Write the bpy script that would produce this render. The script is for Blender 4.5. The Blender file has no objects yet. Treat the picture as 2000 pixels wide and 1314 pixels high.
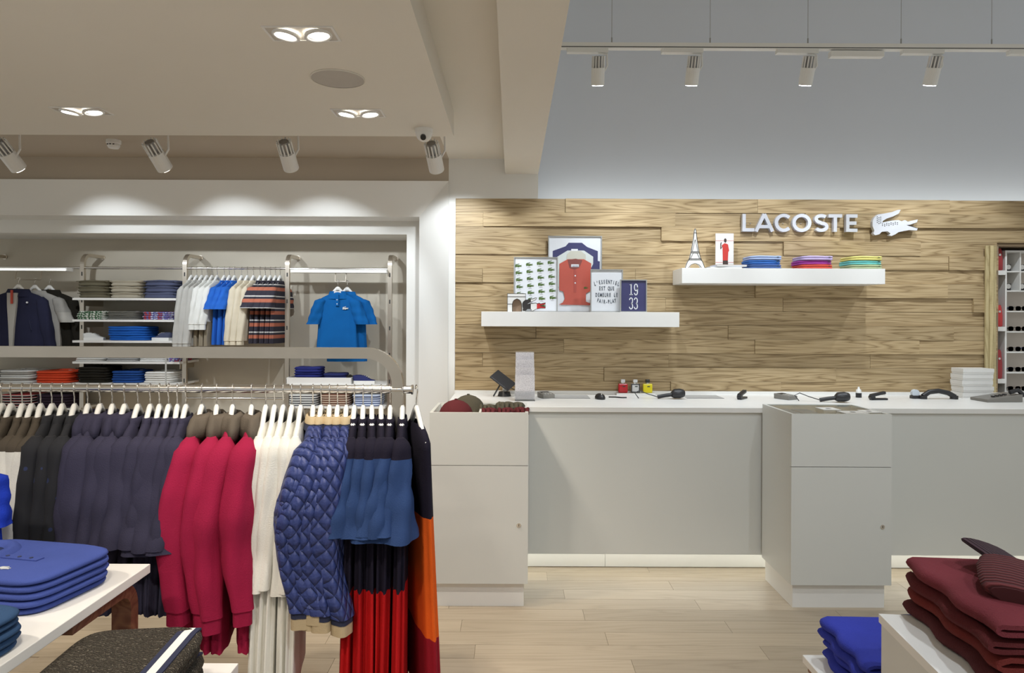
import bpy, bmesh, math, random
from mathutils import Matrix, Vector
random.seed(7)
sc = bpy.context.scene
COL = sc.collection
PI = math.pi
# ------------------------------------------------------------------ camera
F, HZ, VY, ROLL = 1333.3, 1.5, 620.0, math.radians(0.25)
cam_d = bpy.data.cameras.new('camera'); cam_d.lens = 24; cam_d.sensor_width = 36
cam_d.shift_y = -(657 - VY) / 2000; cam_d.clip_start = .05
cam = bpy.data.objects.new('camera', cam_d); COL.objects.link(cam)
cam.matrix_world = Matrix.Translation((0, 0, HZ)) @ Matrix.Rotation(PI/2, 4, 'X') @ Matrix.Rotation(ROLL, 4, 'Z')
sc.camera = cam
def at(px, py, d):                       # photo pixel -> point at depth d (metres in front of the camera)
    dx, dy = px - 1000, py - VY
    c, s = math.cos(-ROLL), math.sin(-ROLL)
    dx, dy = dx*c - dy*s, dx*s + dy*c
    return Vector((dx*d/F, d, HZ - dy*d/F))
def on(px, py, z):                       # photo pixel -> point on the horizontal plane z
    p = at(px, py, 1.0); k = (z - HZ) / (p.z - HZ)
    return Vector((p.x*k, k, z))
# ------------------------------------------------------------------ world, exposure
w = bpy.data.worlds.new('world'); sc.world = w; w.use_nodes = True
w.node_tree.nodes['Background'].inputs[0].default_value = (.98, 1.0, .97, 1)
w.node_tree.nodes['Background'].inputs[1].default_value = 0.42
vs = sc.view_settings
vs.view_transform = 'Standard'; vs.look = 'None'; vs.gamma = 1; vs.exposure = 0.14; vs.use_curve_mapping = False
WARM, COOL = (1.0, .90, .76), (.86, .93, 1.0)
K_TRACK, K_DOWN, K_WALL = 34, 31, 30     # lamp watts
# ------------------------------------------------------------------ materials
MATS = {}
def mat(name, col, rough=.5, metal=0., bump=0., bscale=200., var=.04, emit=0., alpha=None, trans=0., spec=.5, vscale=6.):
    if name in MATS: return MATS[name]
    m = bpy.data.materials.new(name); m.use_nodes = True; nt = m.node_tree; b = nt.nodes['Principled BSDF']
    b.inputs['Roughness'].default_value = rough; b.inputs['Metallic'].default_value = metal
    b.inputs['Specular IOR Level'].default_value = spec
    tc = nt.nodes.new('ShaderNodeTexCoord')
    n = nt.nodes.new('ShaderNodeTexNoise'); n.inputs['Scale'].default_value = vscale; n.inputs['Detail'].default_value = 4
    nt.links.new(tc.outputs['Object'], n.inputs['Vector'])
    r = nt.nodes.new('ShaderNodeValToRGB')
    r.color_ramp.elements[0].position = .3; r.color_ramp.elements[1].position = .7
    r.color_ramp.elements[0].color = [c*(1-var) for c in col] + [1]; r.color_ramp.elements[1].color = [min(1, c*(1+var)) for c in col] + [1]
    nt.links.new(n.outputs['Fac'], r.inputs['Fac']); nt.links.new(r.outputs['Color'], b.inputs['Base Color'])
    if bump:
        n2 = nt.nodes.new('ShaderNodeTexNoise'); n2.inputs['Scale'].default_value = bscale; n2.inputs['Detail'].default_value = 3
        nt.links.new(tc.outputs['Object'], n2.inputs['Vector'])
        bp = nt.nodes.new('ShaderNodeBump'); bp.inputs['Strength'].default_value = bump; bp.inputs['Distance'].default_value = .004
        nt.links.new(n2.outputs['Fac'], bp.inputs['Height']); nt.links.new(bp.outputs['Normal'], b.inputs['Normal'])
    if emit:
        b.inputs['Emission Color'].default_value = list(col) + [1]; b.inputs['Emission Strength'].default_value = emit
    if trans: b.inputs['Transmission Weight'].default_value = trans
    MATS[name] = m; return m
def fab(name, col, **k):
    k.setdefault('rough', .9); k.setdefault('bump', .35); k.setdefault('bscale', 260); k.setdefault('var', .10); k.setdefault('spec', .2)
    return mat(name, col, **k)
def nodes_of(m): return m.node_tree, m.node_tree.nodes['Principled BSDF']
def math_node(nt, op, a, b=None):
    n = nt.nodes.new('ShaderNodeMath'); n.operation = op
    for i, v in enumerate((a, b)):
        if v is None: continue
        if isinstance(v, (int, float)): n.inputs[i].default_value = v
        else: nt.links.new(v, n.inputs[i])
    return n.outputs[0]
def striped(name, cols, period, axis='Z', rough=.9, bump=False):
    """printed or knitted stripes: cols = [(position, rgb)]"""
    if name in MATS: return MATS[name]
    m = mat(name, cols[0][1], rough); nt, b = nodes_of(m)
    tc = nt.nodes.new('ShaderNodeTexCoord'); sp = nt.nodes.new('ShaderNodeSeparateXYZ'); nt.links.new(tc.outputs['Object'], sp.inputs[0])
    f = math_node(nt, 'FRACT', math_node(nt, 'DIVIDE', math_node(nt, 'ADD', sp.outputs[axis], 10), period))
    r = nt.nodes.new('ShaderNodeValToRGB'); r.color_ramp.interpolation = 'CONSTANT'
    for i, (p, c) in enumerate(cols):
        e = r.color_ramp.elements[i] if i < 2 else r.color_ramp.elements.new(p)
        e.position = p; e.color = list(c) + [1]
    nt.links.new(f, r.inputs['Fac']); nt.links.new(r.outputs['Color'], b.inputs['Base Color'])
    if bump:
        s = math_node(nt, 'SINE', math_node(nt, 'MULTIPLY', f, 2*PI))
        bp = nt.nodes.new('ShaderNodeBump'); bp.inputs['Distance'].default_value = .004; bp.inputs['Strength'].default_value = .9
        nt.links.new(s, bp.inputs['Height']); nt.links.new(bp.outputs['Normal'], b.inputs['Normal'])
    return m
def printed(name, base, ink, scale=40, thr=.55, ink2=None):
    if name in MATS: return MATS[name]
    m = mat(name, base, .9); nt, b = nodes_of(m)
    tc = nt.nodes.new('ShaderNodeTexCoord'); v = nt.nodes.new('ShaderNodeTexVoronoi'); v.inputs['Scale'].default_value = scale
    nt.links.new(tc.outputs['Object'], v.inputs['Vector'])
    r = nt.nodes.new('ShaderNodeValToRGB'); r.color_ramp.interpolation = 'CONSTANT'
    r.color_ramp.elements[0].color = list(ink) + [1]; r.color_ramp.elements[1].position = thr*.6; r.color_ramp.elements[1].color = list(base) + [1]
    if ink2: e = r.color_ramp.elements.new(thr); e.color = list(ink2) + [1]
    nt.links.new(v.outputs['Distance'], r.inputs['Fac']); nt.links.new(r.outputs['Color'], b.inputs['Base Color'])
    return m
def oak(name, c1, c2, c3, sx=1.1, sz=13, rough=.5, ax='Z'):
    if name in MATS: return MATS[name]
    m = bpy.data.materials.new(name); m.use_nodes = True; nt, b = nodes_of(m); b.inputs['Roughness'].default_value = rough
    b.inputs['Specular IOR Level'].default_value = .3
    tc = nt.nodes.new('ShaderNodeTexCoord'); oi = nt.nodes.new('ShaderNodeObjectInfo')
    off = nt.nodes.new('ShaderNodeCombineXYZ')
    for i in range(3): nt.links.new(math_node(nt, 'MULTIPLY', oi.outputs['Random'], 37.0 + 11*i), off.inputs[i])
    ad = nt.nodes.new('ShaderNodeVectorMath'); ad.operation = 'ADD'
    nt.links.new(tc.outputs['Object'], ad.inputs[0]); nt.links.new(off.outputs[0], ad.inputs[1])
    mp = nt.nodes.new('ShaderNodeMapping'); mp.inputs['Scale'].default_value = (sx, sz, sz) if ax == 'Z' else (sx, sz, sz)
    nt.links.new(ad.outputs[0], mp.inputs['Vector'])
    n = nt.nodes.new('ShaderNodeTexNoise'); n.inputs['Scale'].default_value = 1.; n.inputs['Detail'].default_value = 2; n.inputs['Distortion'].default_value = .3
    nt.links.new(mp.outputs[0], n.inputs['Vector'])
    rings = math_node(nt, 'FRACT', math_node(nt, 'MULTIPLY', n.outputs['Fac'], 11.0))
    tri = math_node(nt, 'ABSOLUTE', math_node(nt, 'SUBTRACT', rings, .5))
    fine = nt.nodes.new('ShaderNodeTexNoise'); fine.inputs['Scale'].default_value = 4; fine.inputs['Detail'].default_value = 4
    mp2 = nt.nodes.new('ShaderNodeMapping'); mp2.inputs['Scale'].default_value = (2, 60, 60)
    nt.links.new(ad.outputs[0], mp2.inputs['Vector']); nt.links.new(mp2.outputs[0], fine.inputs['Vector'])
    g = math_node(nt, 'ADD', math_node(nt, 'MULTIPLY', tri, 1.2), math_node(nt, 'MULTIPLY', fine.outputs['Fac'], .5))
    r = nt.nodes.new('ShaderNodeValToRGB')
    for i, (p, c) in enumerate(((.22, c1), (.45, c2), (.85, c3))):
        e = r.color_ramp.elements[i] if i < 2 else r.color_ramp.elements.new(p)
        e.position = p; e.color = list(c) + [1]
    nt.links.new(g, r.inputs['Fac'])
    hs = nt.nodes.new('ShaderNodeHueSaturation'); nt.links.new(r.outputs['Color'], hs.inputs['Color'])
    nt.links.new(math_node(nt, 'ADD', math_node(nt, 'MULTIPLY', oi.outputs['Random'], .22), .89), hs.inputs['Value'])
    nt.links.new(hs.outputs['Color'], b.inputs['Base Color'])
    MATS[name] = m; return m
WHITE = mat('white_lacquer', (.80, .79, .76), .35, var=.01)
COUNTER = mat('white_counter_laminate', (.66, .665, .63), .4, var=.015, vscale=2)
CEIL = mat('ceiling_paint', (.77, .735, .66), .85, var=.012, vscale=1.5)
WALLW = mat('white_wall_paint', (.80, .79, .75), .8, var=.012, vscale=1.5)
VOID = mat('cool_lit_white_paint', (.68, .72, .80), .85, var=.02, vscale=.8)  # white wall paint, tinted blue to carry the cool light falling on it
RECESS = mat('shaded_recess_paint', (.50, .43, .34), .85, var=.02, vscale=1.5)  # shade of the trough and header put into a darker paint colour
TAUPE = mat('beige_wall_paint', (.55, .50, .41), .85, var=.02, vscale=1.5)
OAK = oak('oak_cladding', (.25, .17, .085), (.41, .30, .16), (.50, .375, .215), .9, 15)
OAKF = oak('pale_oak_floor', (.41, .335, .245), (.45, .37, .272), (.475, .395, .295), .6, 9, .35)
STEEL = mat('brushed_steel', (.62, .56, .48), .32, 1.0, var=.05)
CHROME = mat('polished_steel', (.75, .73, .70), .18, 1.0)
HANGW = mat('white_hanger_plastic', (.85, .85, .83), .35, var=.01)
BLACK = mat('black_plastic', (.02, .02, .022), .4)
DARK = mat('dark_slot', (.03, .03, .03), .7)
LAMP = mat('lamp_glow', (1, .97, .9), emit=14)
LAMPC = mat('cool_lamp_glow', (.93, .97, 1), emit=14)
LED = mat('led_strip_glow', (.97, 1, .93), emit=5)
GREY = mat('grey_mesh_grille', (.50, .47, .43), .8, bump=.3, bscale=500)
# ------------------------------------------------------------------ mesh helpers
class MB:
    def __init__(s): s.v = []; s.f = []
    def add(s, v, f):
        o = len(s.v); s.v += [tuple(p) for p in v]; s.f += [tuple(i + o for i in q) for q in f]; return s
    def box(s, x0, x1, y0, y1, z0, z1):
        return s.add([(x, y, z) for x in (x0, x1) for y in (y0, y1) for z in (z0, z1)],
                     [(0, 1, 3, 2), (4, 6, 7, 5), (0, 4, 5, 1), (2, 3, 7, 6), (0, 2, 6, 4), (1, 5, 7, 3)])
    def loft(s, rings, cap0=True, cap1=True):
        n = len(rings[0]); v = [p for r in rings for p in r]; f = []
        for i in range(len(rings) - 1):
            for j in range(n):
                a, b = i*n + j, i*n + (j+1) % n
                f.append((a, b, b + n, a + n))
        if cap0: f.append(tuple(reversed(range(n))))
        if cap1: f.append(tuple(range((len(rings)-1)*n, len(rings)*n)))
        return s.add(v, f)
    def tube(s, pts, r, n=8, cap=True, flat=None):
        pts = [Vector(p) for p in pts]; rings = []; up = None
        for i, p in enumerate(pts):
            t = (pts[min(i+1, len(pts)-1)] - pts[max(i-1, 0)]).normalized()
            if up is None:
                up = Vector((0, 0, 1)) if abs(t.z) < .9 else Vector((0, 1, 0))
            a = t.cross(up).normalized(); b = a.cross(t).normalized(); up = b
            ra, rb = (r, r) if flat is None else flat
            if flat is None:
                rings.append([p + a*ra*math.cos(2*PI*k/n) + b*rb*math.sin(2*PI*k/n) for k in range(n)])
            else:
                rings.append([p + a*ra*u + b*rb*v_ for u, v_ in ((-1, -1), (1, -1), (1, 1), (-1, 1))])
        return s.loft(rings, cap, cap)
    def cyl(s, p0, p1, r, n=16, r1=None):
        p0, p1 = Vector(p0), Vector(p1); t = (p1 - p0).normalized()
        up = Vector((0, 0, 1)) if abs(t.z) < .9 else Vector((0, 1, 0))
        a = t.cross(up).normalized(); b = a.cross(t); r1 = r if r1 is None else r1
        return s.loft([[p + a*q*math.cos(2*PI*k/n) + b*q*math.sin(2*PI*k/n) for k in range(n)] for p, q in ((p0, r), (p1, r1))])
    def prism(s, poly, y0, y1):            # outline in x,z; extruded along y
        n = len(poly)
        v = [(x, y0, z) for x, z in poly] + [(x, y1, z) for x, z in poly]
        f = [tuple(range(n)), tuple(reversed(range(n, 2*n)))] + [(i, i + n, (i+1) % n + n, (i+1) % n) for i in range(n)]
        return s.add(v, f)
    def ribbon(s, pts, wd, y0, y1, closed=False):   # stroke of width wd in x,z
        n = len(pts); L, R = [], []
        for i, (x, z) in enumerate(pts):
            a = pts[(i-1) % n] if (closed or i > 0) else pts[i]; b = pts[(i+1) % n] if (closed or i < n-1) else pts[i]
            dx, dz = b[0]-a[0], b[1]-a[1]; l = math.hypot(dx, dz) or 1
            L.append((x - dz/l*wd/2, z + dx/l*wd/2)); R.append((x + dz/l*wd/2, z - dx/l*wd/2))
        v = [(x, y, z) for y in (y0, y1) for P in (L, R) for x, z in P]; f = []
        for i in range(n if closed else n-1):
            j = (i+1) % n
            f += [(i, j, n+j, n+i), (2*n+i, 3*n+i, 3*n+j, 2*n+j), (i, 2*n+i, 2*n+j, j), (n+i, n+j, 3*n+j, 3*n+i)]
        if not closed: f += [(0, n, 3*n, 2*n), (n-1, 3*n-1, 4*n-1, 2*n-1)]
        return s.add(v, f)
    def build(s, name, m, parent=None, smooth=False, bevel=0):
        me = bpy.data.meshes.new(name); me.from_pydata(s.v, [], s.f); me.update()
        bm = bmesh.new(); bm.from_mesh(me); bmesh.ops.recalc_face_normals(bm, faces=bm.faces)
        if bevel: bmesh.ops.bevel(bm, geom=bm.edges[:], offset=bevel, segments=2, affect='EDGES', profile=.5)
        bm.to_mesh(me); bm.free()
        if smooth:
            me.polygons.foreach_set('use_smooth', [len(p.vertices) <= 6 for p in me.polygons])
            ks = {k for p in me.polygons if len(p.vertices) > 6 for k in p.edge_keys}
            if ks:
                for e in me.edges: e.use_edge_sharp = e.key in ks
        me.materials.append(m)
        o = bpy.data.objects.new(name, me); COL.objects.link(o)
        if parent: o.parent = parent
        return o
def B(x0, x1, y0, y1, z0, z1): return MB().box(x0, x1, y0, y1, z0, z1)
def tag(o, label, cat, group=None):
    o['label'] = label; o['category'] = cat
    if group: o['group'] = group
    return o
def thing(name, label, cat, loc=(0, 0, 0), rotz=0, group=None):
    o = bpy.data.objects.new(name, None); COL.objects.link(o); o.empty_display_size = .05
    o.location = loc; o.rotation_euler = (0, 0, rotz)
    return tag(o, label, cat, group)
def struct(name, mb, m, bevel=0):
    o = mb.build(name, m, bevel=bevel); o['kind'] = 'structure'; return o
def ring(cx, cy, z, rx, ry, n=24, rip=0, k=7, ph=0, p=2.0):
    r = []
    for j in range(n):
        a = 2*PI*j/n; c, s_ = math.cos(a), math.sin(a); q = 1 + rip*math.sin(k*a + ph)
        r.append((cx + rx*q*math.copysign(abs(c)**(2/p), c), cy + ry*q*math.copysign(abs(s_)**(2/p), s_), z))
    return r
ORD = ['first', 'second', 'third', 'fourth', 'fifth', 'sixth', 'seventh', 'eighth', 'ninth', 'tenth', 'eleventh', 'twelfth']
def spot(loc, aim, watt, col, size=75, blend=.6, rad=.03, parent=None):
    l = bpy.data.lights.new('spot_bulb', 'SPOT'); l.energy = watt; l.color = col; l.spot_size = math.radians(size); l.spot_blend = blend; l.shadow_soft_size = rad
    o = bpy.data.objects.new('spot_bulb', l); COL.objects.link(o)
    o.location = loc; o.rotation_euler = (Vector(aim) - Vector(loc)).to_track_quat('-Z', 'Y').to_euler()
    return o
# ------------------------------------------------------------------ room
YW, YV, ZC, ZT, ZB = 4.65, 4.92, 2.45, 2.58, 2.477   # clad wall, void wall, dropped ceiling, trough ceiling, beam underside
XL, XR = -5.0, 4.6
fl = struct('floor', B(XL, XR, -3, 5.5, -.05, -.004), mat('floor_screed', (.40, .33, .25), .8))
row, y = 0, 1.85
while y < 4.4:
    x = -1.75 + (row*.61) % 1.3
    x -= 1.3
    while x < 2.9:
        x1 = min(x + 1.3, 3.2)
        B(max(x, -2.9), x1 - .0015, y, y + .1265, -.02, 0).build('plank', OAKF, fl)
        x = x1
    y += .128; row += 1
B(XL, XR, -3, 1.849, -.004, -.0005).build('plank_field', OAKF, fl)
B(XL, XR, y, 5.5, -.004, -.0005).build('plank_field', OAKF, fl)
struct('ceiling', MB().box(XL, -.31, -1.2, 3.59, ZC, 2.75), CEIL)
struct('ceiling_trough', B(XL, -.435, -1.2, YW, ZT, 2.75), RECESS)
struct('ceiling_strip', B(-.435, -.052, -1.2, YW, ZT, 2.75), CEIL)
struct('trim_1', B(-.052, .174, -1.2, YW, ZB, 4.2), CEIL)                       # beam between the shop floor and the tall void
struct('ceiling_void', B(.174, XR, -1.2, YV, 4.2, 4.3), CEIL)
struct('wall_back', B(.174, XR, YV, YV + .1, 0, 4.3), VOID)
struct('wall_above', MB().box(-.435, -.052, YW, YW + .1, 2.31, ZT).box(-.052, .174, YW, YV + .1, 2.31, ZB), WALLW)
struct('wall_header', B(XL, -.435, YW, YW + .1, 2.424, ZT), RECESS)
struct('wall_pier', B(-.4325, -.387, YW - .01, YW + .35, 0, 2.31), WALLW)
# splayed frame of the wall niche
xo, zo, xi, zi = -.4325, 2.424, -.652, 2.202
def splay(v): return v
fr = MB(); ya, yb = YW - .02, YW + .13
fr.add([(XL, ya, zo), (xo, ya, zo), (xi, yb, zi), (XL, yb, zi)], [(0, 1, 2, 3)])
fr.add([(xo, ya, zo), (xo, ya, 0), (xi, yb, 0), (xi, yb, zi)], [(0, 1, 2, 3)])
fr.add([(XL, ya, zo), (xo, ya, zo), (xo, ya + .1, zo + .001), (XL, ya + .1, zo + .001)], [(0, 1, 2, 3)])
struct('trim_2', fr, WALLW)
struct('trim_3', MB().box(XL, -.652, 4.78, 5.0, zi, zi + .1).box(-.652, -.55, 4.78, 5.0, 0, zi + .1), WALLW)
struct('trim_4', MB().box(XL, -.7736, 5.0, 5.4, 2.105, 2.35).box(-.7736, -.6, 5.0, 5.4, 0, 2.35), WALLW)
struct('wall_niche', B(XL, -.55, 5.4, 5.5, 0, 2.4), TAUPE)
# oak cladding
cl = struct('wall_clad', MB().box(-.387, 3.31, YW + .012, YW + .06, .4, 2.305).box(3.31, XR, YW + .012, YW + .06, 2.0, 2.305), mat('cladding_batten', (.2, .14, .08), .8))
zt, zb, NR = 2.31, .975, 14
joints = {0: [1103, 1477, 1851], 1: [943, 1317, 1570], 2: [1290, 1637], 3: [1068, 1528, 1795], 4: [1403, 1850], 5: [942, 1240, 1600], 6: [1120, 1474, 1848],
          7: [1300, 1529, 1898], 8: [1046, 1690], 9: [1047, 1421, 1860], 10: [1101, 1473, 1793], 11: [943, 1306, 1700], 12: [1180, 1632], 13: [1310, 1525, 1868]}
proud = random.Random(3)
for r in range(NR):
    z1 = zt - (zt - zb)*r/NR; z0 = zt - (zt - zb)*(r + 1)/NR
    end = XR if z0 > 1.98 else 3.30
    xs = [-.387] + [(p - 1000)*YW/F for p in joints[r]]
    xs = [x for x in xs if x < end - .05] + [end]
    for a, b in zip(xs, xs[1:]):
        pr = proud.choice([0, .002, .004, .012, .018])
        c = Vector(((a + b)/2, YW, (z0 + z1)/2))
        o = B(a - c.x + .0008, b - c.x - .0008, -pr, .012, z0 - c.z + .0008, z1 - c.z - .0008).build('plank', OAK, cl)
        o.location = c
struct('wall_clad_base', B(-.387, 3.31, YW, YW + .06, 0, .97), WALLW)
st = B(.2, XR, YW + .10, YW + .13, 2.24, 2.27).build('cove_light', LED); tag(st, 'hidden light strip glowing above the oak wall', 'light strip')
# ------------------------------------------------------------------ ceiling fittings
def downlight(px, py, label, xyz=None, k=K_DOWN):
    c = on(px, py, ZC) if xyz is None else Vector(xyz)
    t = thing('downlight', label, 'ceiling light', c, 0, 'twin ceiling downlights')
    m = MB()
    for a in (-1, 1):
        m.box(-.117, .117, a*.055 - .004, a*.055 + .004, -.004, .0); m.box(a*.113 - .004, a*.113 + .004, -.051, .051, -.004, .0)
    m.build('frame', WHITE, t)
    B(-.112, .112, -.05, .05, -.002, -.0008).build('recess_plate', mat('downlight_plate', (.62, .58, .52), .6), t)
    for s in (-1, 1):
        MB().loft([[(s*.054 + q*math.cos(u*PI/10), q*math.sin(u*PI/10), z + .006*s*math.cos(u*PI/10)) for u in range(20)] for q, z in ((.047, -.004), (.045, -.013), (.036, -.013), (.033, -.008))], False, False).build('lamp_ring', WHITE, t, True)
        MB().loft([[(s*.054 + q*math.cos(u*PI/10), q*math.sin(u*PI/10), -.0085) for u in range(20)] for q in (.034, .002)], False, True).build('lamp', LAMP, t)
        l = spot((s*.054, 0, -.03), (s*.12, .35, -1.2), k, WARM, 95, .8, .035); l.parent = t
downlight(590, 65, 'twin square downlight nearest the camera, beside the round speaker')
downlight(160, 216, 'twin square downlight at the left of the dropped ceiling')
downlight(700, 220, 'twin square downlight near the dome camera')
for i, (x, y_) in enumerate(((-1.9, 1.2), (-.75, .9), (-1.9, -.2), (-.75, -.4))): downlight(0, 0, '%s added twin downlight in the dropped ceiling, out of view' % ORD[i], (x, y_, ZC))  # invented fittings behind the camera, added to light the foreground
for i, (x, y_) in enumerate(((.9, .6), (1.9, .6), (1.4, 1.9))):  # unseen pendants, made up to add cool light from the void
    t = thing('added_pendant', '%s added white cylinder pendant lamp in the tall void, out of view' % ORD[i], 'lamp', (x, y_, 3.1), 0, 'added pendants in the void')
    MB().cyl((0, 0, 0), (0, 0, .16), .05).build('added_pendant_shade', WHITE, t); MB().cyl((0, 0, .16), (0, 0, 1.1), .004, 6).build('added_pendant_cord', WHITE, t)
    MB().cyl((0, 0, -.003), (0, 0, 0), .042).build('lamp', LAMPC, t)  # lamp face of the added pendant
    spot((0, 0, -.02), (0, .35, -1), 55, COOL, 130, .8, .04).parent = t
p = on(660, 153, ZC)
t = thing('ceiling_speaker', 'round flush grey speaker in the dropped ceiling', 'speaker', p)
MB().cyl((0, 0, -.004), (0, 0, 0), .103, 40).build('grille', GREY, t); MB().loft([ring(0, 0, z, q, q, 40) for q, z in ((.103, 0), (.106, 0), (.106, -.005), (.103, -.005))], False, False).build('rim', CEIL, t, True)
p = Vector((at(828, 265, 3.45).x, 3.45, ZC))
t = thing('dome_camera', 'small white dome security camera at the corner of the dropped ceiling', 'camera', p)
MB().cyl((0, 0, -.02), (0, 0, 0), .045, 24).build('base', WHITE, t)
MB().loft([ring(0, 0, -.02 - .045*math.sin(a), .042*math.cos(a), .042*math.cos(a), 20) for a in (0, .3, .6, .9, 1.2, 1.5)], False, True).build('dome', WHITE, t, True)
MB().cyl((.0, -.03, -.045), (.002, -.043, -.054), .014, 16).build('lens', BLACK, t)
t = thing('smoke_detector', 'white smoke detector on the ceiling between two track spots', 'smoke detector', Vector((at(222, 280, 4.2).x, 4.2, ZT)))
MB().loft([ring(0, 0, z, q, q, 20) for q, z in ((.042, 0), (.042, -.02), (.036, -.024), (.036, -.036), (.028, -.05))], True, True).build('housing', WHITE, t, False)
for a in (-.5, 0, .5): B(math.sin(a)*.036 - .005, math.sin(a)*.036 + .005, -math.cos(a)*.037 - .001, -math.cos(a)*.036, -.034, -.028).build('vent', DARK, t)
def spotlight(label, c, mount_z, aim, col, watt, group, s=1.0, size=75, lm=LAMP):
    t = thing('track_spotlight', label, 'spotlight', c, 0, group)
    h = mount_z - c[2]
    B(-.16*s, .05*s, -.018, .018, h - .022, h).build('adaptor', WHITE, t)
    MB().tube([(0, 0, h - .02), (.045*s, 0, h - .03), (.047*s, 0, .03*s), (.03*s, 0, 0)], .006, 6).build('arm', WHITE, t)
    d = (Vector(aim) - Vector(c)).normalized()
    hd = MB().cyl(-d*.02*s, d*.065*s, .034*s, 20).build('head', WHITE, t, False)
    a = d.cross(Vector((0, 1, 0))).normalized(); b = a.cross(d)
    for k in range(12):
        e = (a*math.cos(k*PI/6) + b*math.sin(k*PI/6))*.030*s
        MB().cyl(e - d*.075*s, e - d*.018*s, .0035*s, 5).build('cooling_fin', WHITE, hd)
    MB().cyl(-d*.075*s, -d*.02*s, .02*s, 12).build('heat_sink', mat('grey_aluminium', (.35, .35, .35), .4, .8), hd)
    MB().cyl(d*.066*s, d*.068*s, .029*s, 20).build('lamp', lm, hd)
    l = spot(d*.08*s, d*2, watt, col, size, .45, .025); l.parent = t
for i, (px, py, lb) in enumerate(((18, 305, 'white track spot at the far left above the wall bays'), (308, 305, 'white track spot right of the smoke detector'),
                                  (562, 305, 'white track spot shining brightly at the middle of the left ceiling'), (848, 308, 'white track spot below the dome camera'))):
    c = at(px, py, 3.9); spotlight(lb, c, ZT, (c.x + (.15, .15, .0, .12)[i], c.y + .95, c.z - .85), COOL, K_WALL, 'left track spotlights', 1.3, 84)
B(XL, -.35, 3.88, 3.92, ZT - .006, ZT).build('track', WHITE).update_tag()
tag(bpy.data.objects['track'], 'white lighting track fixed to the ceiling above the wall bays', 'lighting track')
YT = 3.85
zt_ = at(1500, 92, YT).z
t = thing('lighting_track', 'white lighting track hung on wires in front of the tall void wall', 'lighting track', (0, YT, zt_))
B(.2, 3.6, -.018, .018, -.016, .016).build('rail', WHITE, t); B(.2, 3.6, -.019, -.0175, -.011, -.007).build('groove', DARK, t)
for px in (1195, 1387, 1578, 1760, 1937):
    x = at(px, 60, YT).x
    MB().cyl((x, 0, .016), (x, 0, 4.2 - zt_), .0015, 6).build('wire', mat('steel_wire', (.35, .35, .36), .4, .8), t); MB().cyl((x, 0, .016), (x, 0, .05), .004, 8).build('wire_grip', mat('grey_aluminium', (.35,)*3, .4, .8), t)
for i, (px, lb) in enumerate(((1168, 'bright hanging track spot nearest the ceiling beam'), (1353, 'second hanging track spot from the ceiling beam'), (1577, 'third hanging track spot from the ceiling beam'), (1822, 'fourth hanging track spot from the ceiling beam, right of the white gear box'), (2030, 'fifth hanging track spot at the right edge'))):
    c = at(px, 140, YT); spotlight(lb, c, zt_ - .016, (c.x + (.05, 0, 0, 0, 0)[i], 4.55, 1.35), COOL, K_TRACK, 'hanging track spotlights', 1.1, 80, LAMPC)
c = at(1672, 108, YT)
tag(B(c.x - .15, c.x + .15, YT - .02, YT + .02, c.z - .014, c.z + .02).build('gear_box', WHITE, None, False, .003), 'slim white gear box clipped under the hanging track', 'gear box')
# ------------------------------------------------------------------ counter and pedestals
CZ = .987
t = thing('sales_counter', 'long white sales counter in front of the oak wall', 'counter', (0, 0, 0))
B(-.385, 3.9, 3.93, YW - .02, CZ - .03, CZ).build('worktop', WHITE, t, False, .002)
B(-.385, 3.9, YW - .045, YW - .021, CZ, CZ + .02).build('upstand', WHITE, t)
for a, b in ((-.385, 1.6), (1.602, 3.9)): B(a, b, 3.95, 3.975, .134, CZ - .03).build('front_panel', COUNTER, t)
B(-.385, 3.9, 3.976, YW - .03, .134, .16).build('carcass_base', WHITE, t)
for a, b in ((-.385, .566), (.568, 3.9)): B(a, b, 4.11, 4.13, .004, .134).build('toe_kick', WHITE, t)
B(-.35, 3.85, 4.0, 4.03, .126, .133).build('light_strip', LED, t)
for pa, pb in ((1072, 1152), (1340, 1412)):
    a, b = on(pa, 777, CZ), on(pb, 777, CZ)
    B(a.x, b.x, a.y - .012, a.y + .16, CZ - .001, CZ + .0012).build('cable_flap', mat('grey_flap', (.42, .42, .41), .5), t); B(a.x, b.x, a.y - .02, a.y - .012, CZ - .001, CZ + .0014).build('flap_slot', DARK, t)
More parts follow.
